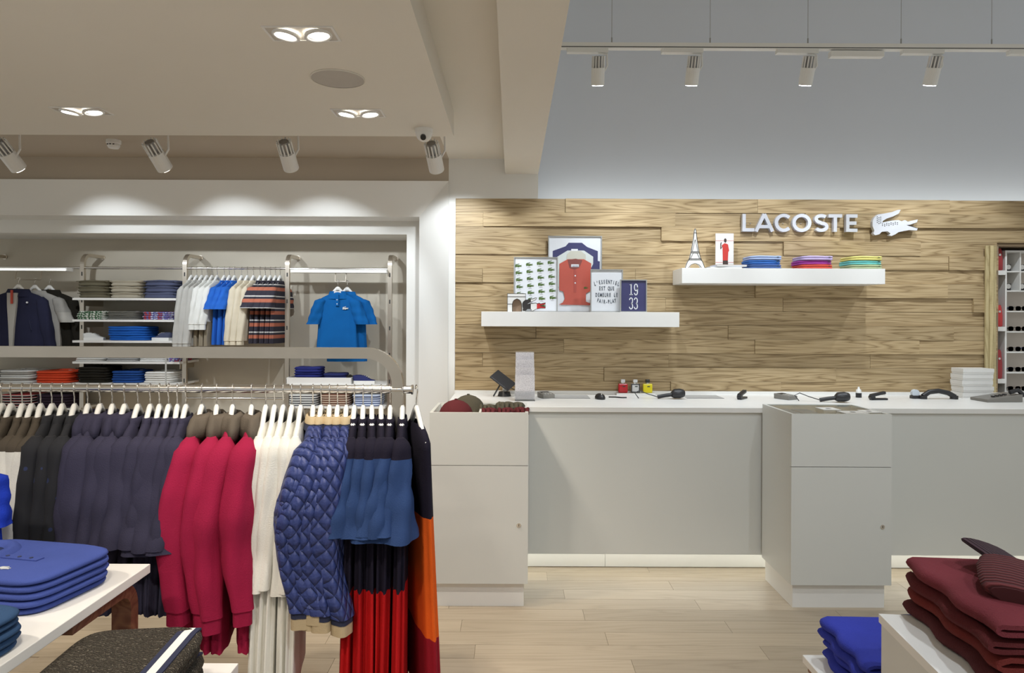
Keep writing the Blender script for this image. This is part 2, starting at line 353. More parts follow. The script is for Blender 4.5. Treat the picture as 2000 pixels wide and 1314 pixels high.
def pedestal(px0, px1, label, glass):
    d = 3.52; x0, x1 = (px0 - 1000)*d/F, (px1 - 1000)*d/F; D = .41; wd = x1 - x0; zt = 1.009
    t = thing('display_pedestal', label, 'pedestal', ((x0 + x1)/2, d, 0)); h = wd/2
    B(-h + .02, h - .02, .03, D, 0, .126).build('plinth', WHITE, t)
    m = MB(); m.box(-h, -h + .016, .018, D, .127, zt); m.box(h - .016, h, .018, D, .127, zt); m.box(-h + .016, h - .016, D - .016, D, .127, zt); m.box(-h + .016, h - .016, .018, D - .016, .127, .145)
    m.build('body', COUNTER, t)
    dr = B(-h, h, 0, .017, .127, .735).build('door', COUNTER, t); B(-h, h, 0, .017, .738, zt).build('drawer_front', COUNTER, t)
    MB().cyl((h - .047, -.004, .43), (h - .047, .002, .43), .011, 20).build('lock', CHROME, dr); B(h - .0485, h - .0455, -.0046, -.0038, .424, .436).build('keyhole', DARK, dr)
    zf = .975 if not glass else .958
    B(-h + .016, h - .016, .018, D - .016, zf - .01, zf).build('tray_floor', WHITE, t)
    if not glass: B(-.004 - .0, .008, .018, D - .016, zf, zt - .004).build('tray_divider', WHITE, t)
    else:
        B(-h + .018, h - .018, .02, D - .018, zt - .008, zt - .002).build('glass_lid', mat('clear_glass', (.93, .97, .98), .03, trans=1.0, var=0), t); nodes_of(MATS['clear_glass'])[1].inputs['IOR'].default_value = 1.08
    return t, x0, x1, zf
_, lx0, lx1, lzf = pedestal(840, 1033, 'white pedestal with a tray of caps on top', False)
_, rx0, rx1, rzf = pedestal(1547, 1743, 'white pedestal with a glass topped drawer of small boxes', True)
# things in the glass drawer
bl = fab('slate_blue_cloth', (.36, .43, .52))
for i, (a, b) in enumerate(((.03, .12), (.13, .22))):
    tag(B(rx0 + a, rx0 + b, 3.56, 3.86, rzf, rzf + .03).build('wallet_tray', bl, None, False, .006), ['slate blue cloth pad at the left inside the glass drawer', 'slate blue cloth pad beside the white boxes in the glass drawer'][i], 'display pad')
for i, (a, b, y0) in enumerate(((.25, .34, 3.70), (.30, .42, 3.56), (.43, .50, 3.6))):
    o = thing('gift_box', ['small white box at the back of the glass drawer', 'wide white box at the front of the glass drawer', 'white box at the right of the glass drawer'][i], 'box', (rx0 + (a + b)/2, y0 + .05, rzf))
    q = (b - a)/2
    B(-q, q, -.05, .05, 0, .035).build('base', WHITE, o); B(-q - .002, q + .002, -.052, .052, .028, .05).build('lid', WHITE, o); B(-.012, .012, -.01, .01, .05, .0506).build('mark', BLACK, o)
# caps in the tray
def cap(label, loc, m, rz=0, s=1.0, mb=None):
    t = thing('baseball_cap', label, 'cap', loc, rz)
    MB().loft([ring(0, 0, .085*s*math.sin(a), .088*s*math.cos(a), .092*s*math.cos(a), 24) for a in (0, .25, .5, .8, 1.1, 1.4)], True, True).build('crown', m, t, True)
    br = []
    for z0 in (0, .005): br.append([(.075*s*math.sin(a)*1.0, -.06*s - .1*s*math.cos(a)*.9, z0 + .012*math.cos(2*a)) for a in [PI*(i/12 - .5) for i in range(13)]] + [(.06*s*math.sin(a), -.055*s, z0) for a in (.9, 0, -.9)])
    MB().loft(br).build('brim', mb or m, t, True); MB().cyl((0, 0, .083*s), (0, 0, .09*s), .008, 10).build('button', m, t)
MAR, OLI = fab('maroon_wool', (.115, .022, .026)), fab('olive_wool', (.095, .085, .06))
cap('maroon cap at the front left of the pedestal tray', (lx0 + .125, 3.65, lzf), MAR, 1.2, 1.0)
cap('olive cap behind the maroon cap in the pedestal tray', (lx0 + .18, 3.82, lzf + .005), OLI, 2.2, 1.02)
for i, (x, y_, m, z) in enumerate(((.31, 3.60, MAR, 0), (.40, 3.61, MAR, 0), (.47, 3.63, MAR, 0), (.30, 3.74, OLI, 0), (.37, 3.76, OLI, .01), (.455, 3.75, OLI, .012), (.40, 3.86, OLI, 0))):
    lb = ['crumpled maroon glove by the tray divider', 'crumpled maroon glove in the middle of the tray', 'crumpled maroon glove at the tray right end', 'rolled olive glove by the tray divider', 'rolled olive glove at the tray middle', 'rolled olive glove at the tray right end', 'rolled olive glove at the tray back'][i]
    o = thing('folded_glove', lb, 'glove', (lx0 + x, y_, lzf + z), random.uniform(-.6, .6))
    MB().loft([ring(0, 0, zz, .042*q, .055*q, 20, .12, 5, i) for zz, q in ((0, .7), (.012, 1), (.03, .95), (.045, .6), (.05, .2))]).build('cuff', m, o, True)
    for k in range(3): MB().tube([(-.025 + k*.025, -.03, .03), (-.025 + k*.027, -.045, .045), (-.02 + k*.022, -.05, .02)], .011, 8).build('finger', m, o, True)
# ------------------------------------------------------------------ small things on the counter
def cpos(px, py): return on(px, py, CZ)
c = cpos(985, 774); t = thing('tablet_stand', 'black tablet on a small stand at the left end of the counter', 'tablet', c)
MB().cyl((0, .02, 0), (0, .02, .03), .045, 20, .035).build('base', BLACK, t); MB().tube([(0, .02, .03), (.0, .01, .09)], .012, 8).build('stem', WHITE, t)
o = B(-.075, .075, -.006, .006, -.055, .055).build('screen', BLACK, t, False, .003); o.location = (-.01, -.01, .105); o.rotation_euler = (-1.15, .62, -.25)
MB().tube([(.03, .02, .06), (.07, .02, .04), (.08, -.03, .003)], .0025, 6).build('cable', BLACK, t)
MB().tube([(-.02, 0, .09), (-.07, -.03, .004)], .005, 6).build('prop_leg', BLACK, t)
c = cpos(1025, 782); t = thing('leaflet_holder', 'clear tiered leaflet holder filled with white cards', 'leaflet holder', c)
ac = mat('clear_acrylic', (.95, .96, .97), .05, trans=.9, var=0)
B(-.062, .062, -.03, .08, 0, .006).build('base', ac, t); B(-.058, .058, .078, .082, 0, .3).build('back_panel', ac, t)
paper = printed('printed_leaflet', (.62, .60, .62), (.42, .40, .42), 170, .55)
for k in range(4):
    B(-.06 + k*.001, .06 - k*.001, -.02 + k*.025, -.016 + k*.025, .01, .16 + k*.045).build('leaflet', paper, t)
    B(-.062, .062, -.026 + k*.025, -.024 + k*.025, .006, .06 + k*.03).build('pocket', ac, t)
def card_terminal(px, py, label, rz):
    t = thing('card_terminal', label, 'card reader', cpos(px, py), rz)
    MB().loft([[(x, y, z*(.75 + (y + .06)*2)) for x, y in ((-.04, -.06), (.04, -.06), (.045, .0), (.038, .06), (-.038, .06), (-.045, 0))] for z in (.0, .034)]).build('body', mat('grey_plastic', (.2, .19, .17), .45), t, False, .004)
    B(-.025, .025, .015, .045, .028, .034).build('screen', BLACK, t)
    for i in range(3):
        for j in range(3): B(-.024 + i*.018, -.012 + i*.018, -.045 + j*.018, -.034 + j*.018, .024, .031 + j*.001).build('key', mat('light_keys', (.5, .48, .44), .5), t)
card_terminal(1066, 776, 'grey card terminal beside the leaflet holder', .3)
card_terminal(1534, 779, 'grey card terminal at the middle of the counter', .5)
c = cpos(1172, 779); t = thing('computer_mouse', 'black computer mouse left of the perfume bottles', 'mouse', c, .2)
MB().loft([ring(0, 0, z, .031*q, .052*q, 20) for z, q in ((0, .95), (.012, 1), (.026, .8), (.034, .45), (.036, .1))]).build('shell', BLACK, t, True); MB().cyl((-.003, -.025, .03), (.003, -.025, .03), .007, 10).build('wheel', GREY, t)
c = cpos(1205, 777); tag(MB().tube([(-.05, .02, .004), (-.01, .0, .006), (.03, -.012, .004), (.06, -.01, .004)], .004, 8).build('pen', BLACK), 'black pen lying right of the computer mouse', 'pen').location = c
c = cpos(1240, 770); t = thing('perfume_tray', 'low white tray carrying three perfume bottles', 'tray', c); B(-.13, .13, -.05, .06, 0, .012).build('plate', WHITE, t, False, .002)
for i, (px, col, lb) in enumerate(((1217, (.55, .012, .02), 'square red perfume bottle'), (1241, (.75, .75, .75), 'clear white perfume bottle with dark outline'), (1265, (.85, .72, .02), 'square yellow perfume bottle'))):
    x = (px - 1241)*c.y/F
    t = thing('perfume_bottle', lb + ' on the white counter tray', 'bottle', (c.x + x, c.y - .01, CZ + .012)); q = .031 if i != 1 else .027
    B(-q, q, -.014, .014, 0, .062).build('glass', mat('bottle_%s' % ('red', 'white', 'yellow')[i], col, .15), t, False, .006)
    MB().cyl((0, 0, .062), (0, 0, .068), .010, 12).build('neck', CHROME, t); B(-.014, .014, -.012, .012, .068, .09).build('cap', mat('bottle_cap_%d' % i, ((.7, .7, .7), (.8, .8, .8), (.03, .03, .03))[i], .3), t, False, .003)
    if i == 1:
        for a in (-1, 1): B(a*.026 - .003, a*.026 + .003, -.0155, -.0138, .004, .06).build('outline', BLACK, t)
        for z in (.006, .057): B(-.028, .028, -.0156, -.0138, z - .003, z + .003).build('outline', BLACK, t)
    B(-.004, .014, -.0152, -.0139, .040, .046).build('badge', mat('dark_badge', (.03, .05, .03), .5), t)
def scanner(px, py, label, rz):
    t = thing('barcode_scanner', label, 'scanner', cpos(px, py), rz)
    MB().loft([ring(x, 0, .035, 0.0001, 0.0001, 14) if False else [(x, r*math.cos(a), zc + r*.85*math.sin(a)) for a in [2*PI*i/14 for i in range(14)]] for x, r, zc in ((-.045, .02, .03), (-.03, .034, .034), (.01, .036, .036), (.03, .03, .036), (.035, .026, .036))]).build('head', BLACK, t, True)
    MB().tube([(-.03, 0, .03), (-.08, .01, .022), (-.13, .02, .012)], .012, 8).build('grip', BLACK, t, True)
    MB().cyl((.034, 0, .036), (.038, 0, .036), .02, 14).build('window', mat('scanner_window', (.12, .02, .02), .1), t)
    MB().tube([(-.13, .02, .012), (-.19, .03, .03), (-.24, .05, .05), (-.27, .05, .035), (-.25, .03, .003)], .003, 6).build('cable', BLACK, t)
scanner(1325, 779, 'black barcode scanner right of the perfume bottles', .1)
scanner(1646, 786, 'black barcode scanner with trailing cable behind the glass topped pedestal', -.1)
def stapler(px, py, label, rz):
    t = thing('stapler', label, 'stapler', cpos(px, py), rz)
    B(-.055, .055, -.014, .014, 0, .012).build('base', BLACK, t, False, .003)
    o = B(-.055, .045, -.013, .013, 0, .018).build('arm', BLACK, t, False, .004); o.location = (0, 0, .03); o.rotation_euler = (0, -.2, 0)
    MB().cyl((-.045, -.014, .018), (-.045, .014, .018), .016, 12).build('hinge', BLACK, t); B(.02, .04, -.009, .009, .03, .036).build('staple_rail', CHROME, t)
stapler(1450, 779, 'small black stapler left of the middle card terminal', .9)
stapler(1716, 781, 'black stapler right of the glue bottle', .1)
c = cpos(1677, 776); t = thing('glue_bottle', 'small white and black glue bottle on the counter', 'bottle', c)
MB().loft([ring(0, 0, z, q, q, 16) for z, q in ((.03, .017), (.05, .016), (.055, .008), (.07, .005))]).build('cap', WHITE, t, True); MB().cyl((0, 0, 0), (0, 0, .03), .018).build('body', BLACK, t)
c = cpos(1787, 778); t = thing('tape_dispenser', 'small dispenser with pale top by the long handset', 'tape dispenser', c)
B(-.025, .04, -.02, .02, 0, .02).build('base', BLACK, t, False, .003); MB().cyl((0, -.012, .035), (0, .012, .035), .024, 20).build('roll', mat('pale_tape', (.6, .66, .72), .3), t)
c = cpos(1833, 779); t = thing('telephone_handset', 'curved black handset lying on the right part of the counter', 'telephone', c)
MB().tube([(-.10, 0, .018), (-.06, 0, .045), (0, 0, .052), (.06, 0, .04), (.1, -.01, .016)], .016, 10).build('grip', BLACK, t, True)
for a in (-.1, .1): MB().cyl((a, 0, .0), (a, 0, .022), .024, 16).build('ear_piece', BLACK, t)
c = cpos(1948, 783); t = thing('desk_telephone', 'flat grey desk telephone at the right end of the counter', 'telephone', c, .05)
MB().prism([(-.12, 0), (.11, 0), (.11, .05), (-.12, .018)], -.07, .08).build('body', mat('grey_plastic', (.2, .19, .17), .45), t, False, .004); MB().tube([(.04, -.05, .06), (.09, -.055, .075), (.13, -.05, .04)], .014, 8).build('handset', BLACK, t, True)
for i in range(4): B(-.06 + i*.025, -.045 + i*.025, -.04, -.02, .03 + i*.004, .037 + i*.004).build('key', BLACK, t)
for k in range(5):
    t = thing('carton', ['lowest', 'second lowest', 'middle', 'second highest', 'topmost'][k] + ' white carton in the stack on the counter', 'box', (at(1898, 740, 4.5).x + .004*math.sin(k*2), 4.5, CZ + k*.039), .03*math.sin(k*3), 'cartons stacked on the counter')
    B(-.098, .098, -.06, .06, 0, .030).build('base', WHITE, t); B(-.1, .1, -.062, .062, .012, .0375).build('lid', WHITE, t)
# ------------------------------------------------------------------ wall shelves and what stands on them
YS = 4.38
def wshelf(px0, px1, py0, py1, label):
    a, b = at(px0, py0, YS), at(px1, py0, YS); z1 = (a.z + b.z)/2; z0 = z1 - (py1 - py0)*YS/F
    tag(B(a.x, b.x, YS, YW - .019, z0, z1).build('wall_shelf', WHITE, None, False, .0015), label, 'shelf'); return z1
ZS1 = wshelf(940, 1327, 609, 638, 'thick white floating shelf carrying the framed prints')
ZS2 = wshelf(1332, 1729, 524, 554, 'thick white floating shelf carrying folded polo shirts')
def frame(px0, px1, py0, label, y, m_back, draw, fm=None, zb=None, t_=.02, wd=.006, lean=.0):
    zb = ZS1; x0, x1 = at(px0, 600, y).x, at(px1, 600, y).x; h = at((px0 + px1)/2, py0, y).z - zb; q = (x1 - x0)/2
    t = thing('framed_print', label, 'picture', ((x0 + x1)/2, y, zb)); fm = fm or mat('grey_frame', (.33, .33, .31), .4)
    for a in (-1, 1): B(a*q - (wd if a > 0 else 0), a*q + (wd if a < 0 else 0), -t_/2, t_/2, 0, h).build('frame_bar', fm, t)
    for a, b in ((0, wd), (h - wd, h)): B(-q + wd, q - wd, -t_/2, t_/2, a, b).build('frame_bar', fm, t)
    B(-q + wd, q - wd, -.002, .004, wd, h - wd).build('print', m_back, t)
    draw(t, q, h); return t
PAPER = mat('print_paper', (.74, .76, .79), .25)
NAVYP = mat('navy_print', (.05, .05, .14), .3)
GREENP = mat('green_print', (.07, .13, .025), .5)
CROC = [(1762,115),(1747,143),(1705,165),(1655,182),(1630,198),(1622,213),(1650,205),(1700,196),(1745,192),(1772,202),(1795,192),(1815,204),(1850,196),(1890,188),(1885,208),(1832,227),(1806,230),(1850,241),(1890,252),(1885,270),(1830,267),(1790,274),(1745,284),(1722,300),(1692,313),(1674,306),(1686,294),(1664,277),(1620,281),(1602,300),(1570,308),(1556,295),(1564,275),(1551,240),(1550,203),(1562,175),(1592,150),(1640,143),(1700,132),(1740,116)]
def croc(cx, cz, wd, flip=1):
    return [(cx + flip*(x - 1720)/340*wd, cz - (y - 212)/340*wd) for x, y in CROC]
def text(body, size, m, parent, loc, bold=0.0, xs=1.0, name='lettering'):
    c = bpy.data.curves.new(name, 'FONT'); c.body = body; c.size = size; c.align_x = 'CENTER'; c.extrude = .0004; c.offset = bold; c.resolution_u = 3
    o = bpy.data.objects.new(name, c); COL.objects.link(o); dg = bpy.context.evaluated_depsgraph_get()
    me = bpy.data.meshes.new_from_object(o.evaluated_get(dg)); bpy.data.objects.remove(o); bpy.data.curves.remove(c)
    me.materials.clear(); me.materials.append(m)
    o = bpy.data.objects.new(name, me); COL.objects.link(o); o.parent = parent; o.location = loc; o.rotation_euler = (PI/2, 0, 0); o.scale = (xs, 1, 1); return o
def d_shirts(t, q, h):
    X = lambda px: (px - 1122.5)*4.60/F
    Z = lambda py: h*(608.5 - py)/147.5
    P = lambda pts, k: MB().prism([(X(x), Z(y_)) for x, y_ in pts], -.0036 - .0012*k, -.0025 - .0012*k)
    R = mat('coral_print', (.50, .105, .075), .2); DR = mat('dark_coral_print', (.22, .06, .05), .4)
    P([(1079, 560), (1079, 490), (1104, 481), (1110, 474), (1136, 474), (1146, 482), (1167, 490), (1167, 509), (1171, 510), (1171, 560)], 0).build('navy_shirt_print', NAVYP, t)
    P([(1085, 560), (1085, 503), (1108, 489), (1140, 489), (1158, 501), (1158, 515), (1150, 530), (1150, 560)], 1).build('white_shirt_print', mat('cool_white_print', (.62, .66, .64), .3), t)
    P([(1115, 491), (1115, 486), (1128, 486), (1128, 491)], 2).build('label_print', PAPER, t)
    P([(1106, 508), (1107, 496), (1114, 490), (1134, 490), (1143, 497), (1144, 509)], 3).build('cream_collar_print', mat('cream_print', (.55, .54, .46), .4), t)
    P([(1091, 594), (1099, 590), (1103, 582), (1100, 569), (1092, 566), (1092, 515), (1108, 506), (1140, 506), (1154, 514), (1154, 567), (1144, 572), (1144, 588), (1154, 592), (1154, 595)], 4).build('coral_polo_print', R, t)
    P([(1108, 507), (1112, 523), (1122, 526), (1131, 522), (1137, 508), (1124, 505)], 5).build('neck_print', DR, t)
    P([(1115, 521), (1115, 516), (1130, 516), (1130, 521)], 6).build('neck_label', PAPER, t); text('Lacoste', .013, NAVYP, t, (X(1122.5), -.0115, Z(520)))
    P([(1120, 570), (1120, 527), (1126, 527), (1126, 570)], 5).build('placket_print', mat('coral_shade_print', (.42, .08, .06), .4), t)
    for z in (552, 538): MB().cyl((X(1123), -.0106, Z(z)), (X(1123), -.0098, Z(z)), .005, 12).build('button_print', PAPER, t)
    MB().prism(croc(X(1144), Z(561), .028), -.0098, -.0085).build('chest_badge', GREENP, t)
frame(1070, 1175, 461, 'large framed print of navy and white shirts behind a coral polo', 4.60, PAPER, d_shirts)
def d_croc(t, q, h):
    gi = mat('grey_ink', (.5, .5, .52), .6)
    for i in range(4):
        for j in range(8):
            cx, cz = -q*.80 + i*q*.49 + j*.0028, h*(.985 - j*.128) + (-.004, .004, .012, .018)[i]
            if cx + .024 < q - .005 and cx - .024 > -q + .004 and .02 < cz < h - .018:
                o = MB().prism(croc(cx, cz, .044), -.0036, -.0024).build('crocodile_motif', GREENP, t)
                for k in range(2): B(cx - .014, cx + .008, -.003, -.0024, cz - .019 - k*.004, cz - .0175 - k*.004).build('caption_line', gi, o)
frame(1003, 1089, 502, 'framed print of rows of small green crocodiles', 4.50, PAPER, d_croc)
def d_text(t, q, h):
    for i, (s, z) in enumerate((("L'ESSENTIEL", .67), ('EST QUE', .515), ('DEMEURE LE', .36), ('FAIR-PLAY', .20))):
        n = len(s); 
        for k, ch in enumerate(s):
            if ch == ' ': continue
            u = (k - (n-1)/2)*.0148; arc = {0: -1, 3: 1}.get(i, 0)
            o = text(ch, .035, mat('slate_ink', (.06, .08, .11), .5), t, (u, -.0035, z*h + arc*14*u*u*.18), .0007, .52, 'letter'); o.rotation_euler = (PI/2, arc*-u*-3.2*-1, 0)
frame(1153, 1216, 526, 'framed white print with four lines of dark lettering', 4.47, PAPER, d_text)
def stroke_digits(s, w_, h_, wd):
    m = MB(); G = lambda P: [(x*w_, z*h_) for x, z in P]
    arc = lambda cx, cz, rx, rz, a0, a1, n=12: [(cx + rx*math.cos(math.radians(a0 + (a1-a0)*i/n)), cz + rz*math.sin(math.radians(a0 + (a1-a0)*i/n))) for i in range(n+1)]
    if s == '1': P = [[(.5, 0), (.5, 1), (.15, .9)], [(.1, 0.03), (.9, 0.03)]]
    if s == '9': P = [arc(.5, .68, .4, .3, 0, 360, 20), arc(.5, .28, .4, .28, 200, 360) + [(.9, .68)]]
    if s == '3': P = [arc(.48, .74, .4, .26, 165, -90), arc(.48, .25, .42, .25, 90, -165)]
    for p in P: m.ribbon(G(p), wd, -.0045, -.0024)
    return m
def d_1933(t, q, h):
    for s, x, z in (('1', -.028, .53), ('9', .003, .53), ('3', -.028, .10), ('3', .003, .10)):
        o = stroke_digits(s, .025, h*.34, .0062).build('numeral', PAPER, t); o.location = (x, 0, z*h)
frame(1211, 1263, 546, 'small navy framed print reading 1933', 4.43, NAVYP, d_1933)
# arch and crocodile cut-outs
INK = mat('black_ink', (.03, .025, .02), .6)
a = at(991, 600, 4.45); t = thing('arch_cutout', 'white cardboard triumphal arch cut-out at the left of the shelf', 'cut-out', (a.x, 4.45, ZS1))
ar = [(0, 0), (0, .118), (.118, .118), (.118, 0), (.092, 0)] + [(.062 + .03*math.cos(u), .052 + .032*math.sin(u)) for u in [PI*i/10 for i in range(11)]] + [(.032, 0)]
MB().prism(ar, -.008, .014).build('board', mat('white_card', (.76, .75, .72), .5), t)
m = MB(); [m.ribbon(p_, .003, -.0095, -.0081) for p_ in ([(0, 0), (0, .118), (.118, .118), (.118, .0)], [(0, .098), (.118, .098)], [(0, .05), (.03, .05)], [(.032, 0), (.032, .052), (.04, .072), (.062, .085), (.084, .072), (.092, .052), (.092, 0)])]; m.build('ink_lines', INK, t)
B(.032, .092, .014, .02, 0, .085).build('arch_lining', mat('brown_card', (.30, .20, .13), .6), t)
a = at(1043, 592, 4.42); t = thing('crocodile_cutout', 'black, white and red crocodile cut-out in front of the crocodile print', 'cut-out', (a.x, 4.42, ZS1))
MB().prism(croc(0, .048, .15), -.004, .008).build('board', striped('tricolour_card', [(0, (.03, .025, .025)), (.36, (.76, .75, .72)), (.62, (.55, .03, .03))], .151, 'X', .5), t)
bpy.data.materials['tricolour_card'].node_tree.nodes  # flat print on the cut-out
nt, _b = nodes_of(MATS['tricolour_card'])
for n in nt.nodes:
    if n.type == 'MATH' and n.operation == 'ADD': n.inputs[1].default_value = .0755
m = MB().ribbon(croc(0, .048, .15), .003, -.0052, -.0041, True); m.build('ink_outline', INK, t)
# tower, poster card, folded polos on the right shelf
a = at(1357, 520, 4.46); t = thing('tower_cutout', 'white lattice tower cut-out at the left of the upper shelf', 'cut-out', (a.x, 4.46, ZS2))
WC = mat('white_card', (.76, .75, .72), .5); hh = .262
prof = [(0.066, 0), (.05, .045), (.038, .062), (.026, .11), (.012, .19), (.006, .245), (.002, .262)]
MB().prism([(-x, z) for x, z in prof] + [(x, z) for x, z in reversed(prof)] + [(.046, 0)] + [(.036*math.cos(u), .034*math.sin(u)) for u in [PI*i/8 for i in range(9)]] + [(-.046, 0)], -.006, .01).build('board', WC, t)
m = MB(); m.ribbon([(-x, z) for x, z in prof], .0035, -.0075, -.0061); m.ribbon(prof, .0035, -.0075, -.0061)
for x, z in ((.046, .058), (.042, .066), (.03, .104), (.027, .112), (.008, .235)): m.ribbon([(-x, z), (x, z)], .0035, -.0075, -.0061)
for s in (-1, 1): m.ribbon([(s*.03, .066), (s*.012, .104)], .003, -.0075, -.0061); m.ribbon([(s*.018, .112), (s*.001, .19)], .0025, -.0075, -.0061); m.ribbon([(s*.046, 0), (s*.036, .016), (s*.026, .027), (0, .036)], .003, -.0075, -.0061)
m.build('ink_lines', INK, t)
a = at(1416, 515, 4.55); t = thing('poster_card', 'white display card with a figure in a red shirt', 'poster', (a.x, 4.56, ZS2))
B(-.06, .06, 0, .008, 0, .245).build('card', WC, t); RP = mat('red_print', (.55, .04, .03), .5); DP = mat('dark_print', (.05, .03, .025), .6)
for z in (.05, .195): B(-.06, .06, -.0008, 0, z, z + .002).build('red_line', RP, t)
MB().prism([(-.012, .065), (-.014, .15), (-.02, .165), (.0, .18), (.022, .172), (.03, .13), (.024, .12), (.022, .065)], -.0016, -.0009).build('red_shirt_print', RP, t)
MB().prism([(-.012, .065), (.022, .065), (.024, .02), (.018, .0), (.009, .0), (.006, .04), (.002, 0), (-.008, .0), (-.012, .02)], -.0015, -.0008).build('trousers_print', DP, t)
MB().prism([(.004 + .009*math.cos(u), .198 + .014*math.sin(u)) for u in [2*PI*i/12 for i in range(12)]], -.0015, -.0008).build('head_print', DP, t); MB().ribbon([(-.014, .16), (-.026, .14), (-.026, .175), (-.022, .185)], .006, -.0015, -.0008).build('arm_print', DP, t)
# ------------------------------------------------------------------ folded clothing
def slab_rings(wd, dp, h, layers=2, seed=0, n=40, p=5.5):
    rd = random.Random(seed); R = []
    zs = [0]; prof = [.93]
    for k in range(layers):
        b = h*k/layers; e = h/layers
        zs += [b + e*.22, b + e*.5, b + e*.82]; prof += [.985, 1.0, .985]
        if k < layers - 1: zs.append(b + e); prof.append(.93)
    zs += [h, h*1.03]; prof += [.93, .6]
    jx, jy = rd.uniform(-.004, .004), rd.uniform(-.004, .004)
    for z, q in zip(zs, prof):
        r = ring(jx, jy, z, wd/2*q + (q - 1)*.0, dp/2*q, n, .006, 5, rd.uniform(0, 6), p)
        R.append([(x, y_, zz*(1 + .05*math.sin(9*x/wd + seed)) if zz > 0 else 0) for x, y_, zz in r])
    R.append(ring(jx, jy, zs[-1], .01, .01, n))
    return R
def folded(label, cat, loc, rz, wd, dp, h, m, group, kind='plain', name='folded_shirt', layers=2, seed=0, cm=None):
    t = thing(name, label, cat, loc, rz, group)
    MB().loft(slab_rings(wd, dp, h, layers, seed)).build('folded_body', m, t, True)
    if kind == 'polo_side':                 # neck towards local -x
        cx = -wd*.30
        MB().loft([[(cx + x*q, y_*q, z) for x, y_, z in ring(0, 0, h + zz, .075, .085, 22)] for q, zz in ((1.25, -.001), (1.12, .012), (.92, .016), (.8, .008), (.72, .002))], False, False).build('collar', m, t, True)
        MB().loft([ring(cx, 0, h + zz, .055*q, .062*q, 18) for q, zz in ((1, .0015), (.5, .003))]).build('neck_lining', fab('dark_navy_lining', (.02, .03, .09)), t)
        B(cx - .03, cx + .02, -.022, .022, h + .003, h + .0055).build('size_label', PAPER, t)
        B(cx + .075, cx + .21, -.013, .013, h*1.0, h*1.03 + .0035).build('placket', m, t)
        for k in range(3): MB().cyl((cx + .10 + k*.04, 0, h*1.03 + .003), (cx + .10 + k*.04, 0, h*1.03 + .0055), .005, 12).build('button', mat('dark_button', (.05, .06, .12), .3), t)
        o = MB().prism(croc(0, 0, .034), -.0006, .0012).build('badge', mat('pale_badge', (.6, .62, .62), .5), t); o.matrix_local = Matrix.Translation((wd*.12, -dp*.26, h*1.03 + .003)) @ Matrix.Rotation(-PI/2, 4, 'X')
    if kind == 'polo':
        MB().loft([[(x*q, dp*.22 + y_*q, z) for x, y_, z in ring(0, 0, h*zz, wd*.23, dp*.16, 18)] for q, zz in ((1.12, .98), (1.05, 1.35), (.85, 1.4), (.75, 1.02))], False, False).build('collar', cm or m, t, True)
        B(-.011, .011, -dp*.18, dp*.1, h*1.02, h*1.075).build('placket', cm or m, t)
        for k in range(2): MB().cyl((0, -dp*.1 + k*.035, h*1.07), (0, -dp*.1 + k*.035, h*1.1 + .001), .0045, 10).build('button', mat('dark_button', (.05, .06, .12), .3), t)
        MB().prism(croc(0, 0, .026), -.0006, .0006).build('badge', mat('pale_badge', (.6, .62, .62), .5), t).matrix_local = Matrix.Translation((wd*.26, -.0, h*1.045 + .001)) @ Matrix.Rotation(-PI/2, 4, 'X')
    if kind == 'jeans':
        MB().tube([(-wd*.46, -dp*.49, h*.8), (0, -dp*.505, h*.84), (wd*.46, -dp*.49, h*.8)], .003, 6).build('seam', m, t); B(wd*.1, wd*.38, -dp*.2, dp*.2, h*1.0, h*1.05).build('pocket', m, t)
    if kind == 'badge': B(wd*.3, wd*.36, -dp*.505, -dp*.495, h*.6, h*.75).build('badge', mat('dark_badge', (.03, .05, .03), .5), t)
    return t
POS = {1: ['only'], 2: ['lower', 'upper'], 3: ['bottom', 'middle', 'top'], 4: ['bottom', 'second lowest', 'second highest', 'top'], 5: ['bottom', 'second lowest', 'middle', 'second highest', 'top'], 6: ['bottom', 'second lowest', 'third lowest', 'third highest', 'second highest', 'top']}
def stack(what, where, cat, loc, rz, wd, dp, h, mats, kind='plain', name='folded_shirt', layers=2, topkind=None, seed=1):
    n = len(mats); z = loc[2]
    for k in range(n):
        lab = ('%s of the %s %s' % (POS[n][k], what, where)) if n > 1 else '%s %s' % (what, where)
        kd = (topkind or kind) if k == n - 1 else kind
        folded(lab[0] + lab[1:], cat, (loc[0] + random.uniform(-.003, .003), loc[1] + random.uniform(-.003, .003), z), rz + random.uniform(-.02, .02), wd, dp, h, mats[k], what, kd, name, layers, seed*7 + k)
        z += h*1.04
BLUES = [fab('denim_blue', (.07, .13, .33)), fab('bright_blue', (.05, .16, .48)), fab('pale_blue', (.36, .45, .68))]
PURP = [fab('coral_red', (.60, .09, .06)), fab('magenta', (.36, .06, .34)), fab('lilac', (.55, .45, .72))]
GRN = [fab('sage', (.36, .42, .24)), fab('aqua', (.16, .52, .50)), fab('lemon', (.72, .66, .22))]
for px, ms, nm in ((1489, BLUES, 'blue polos'), (1588, PURP, 'purple and coral polos'), (1684, GRN, 'green and yellow polos')):
    a = at(px, 520, 4.47)
    stack('three folded ' + nm, 'on the upper wall shelf', 'polo shirt', (a.x, 4.49, ZS2), 0, .215, .19, .027, ms, 'badge', 'folded_polo', 2)
a = at(1412, 520, 4.46)
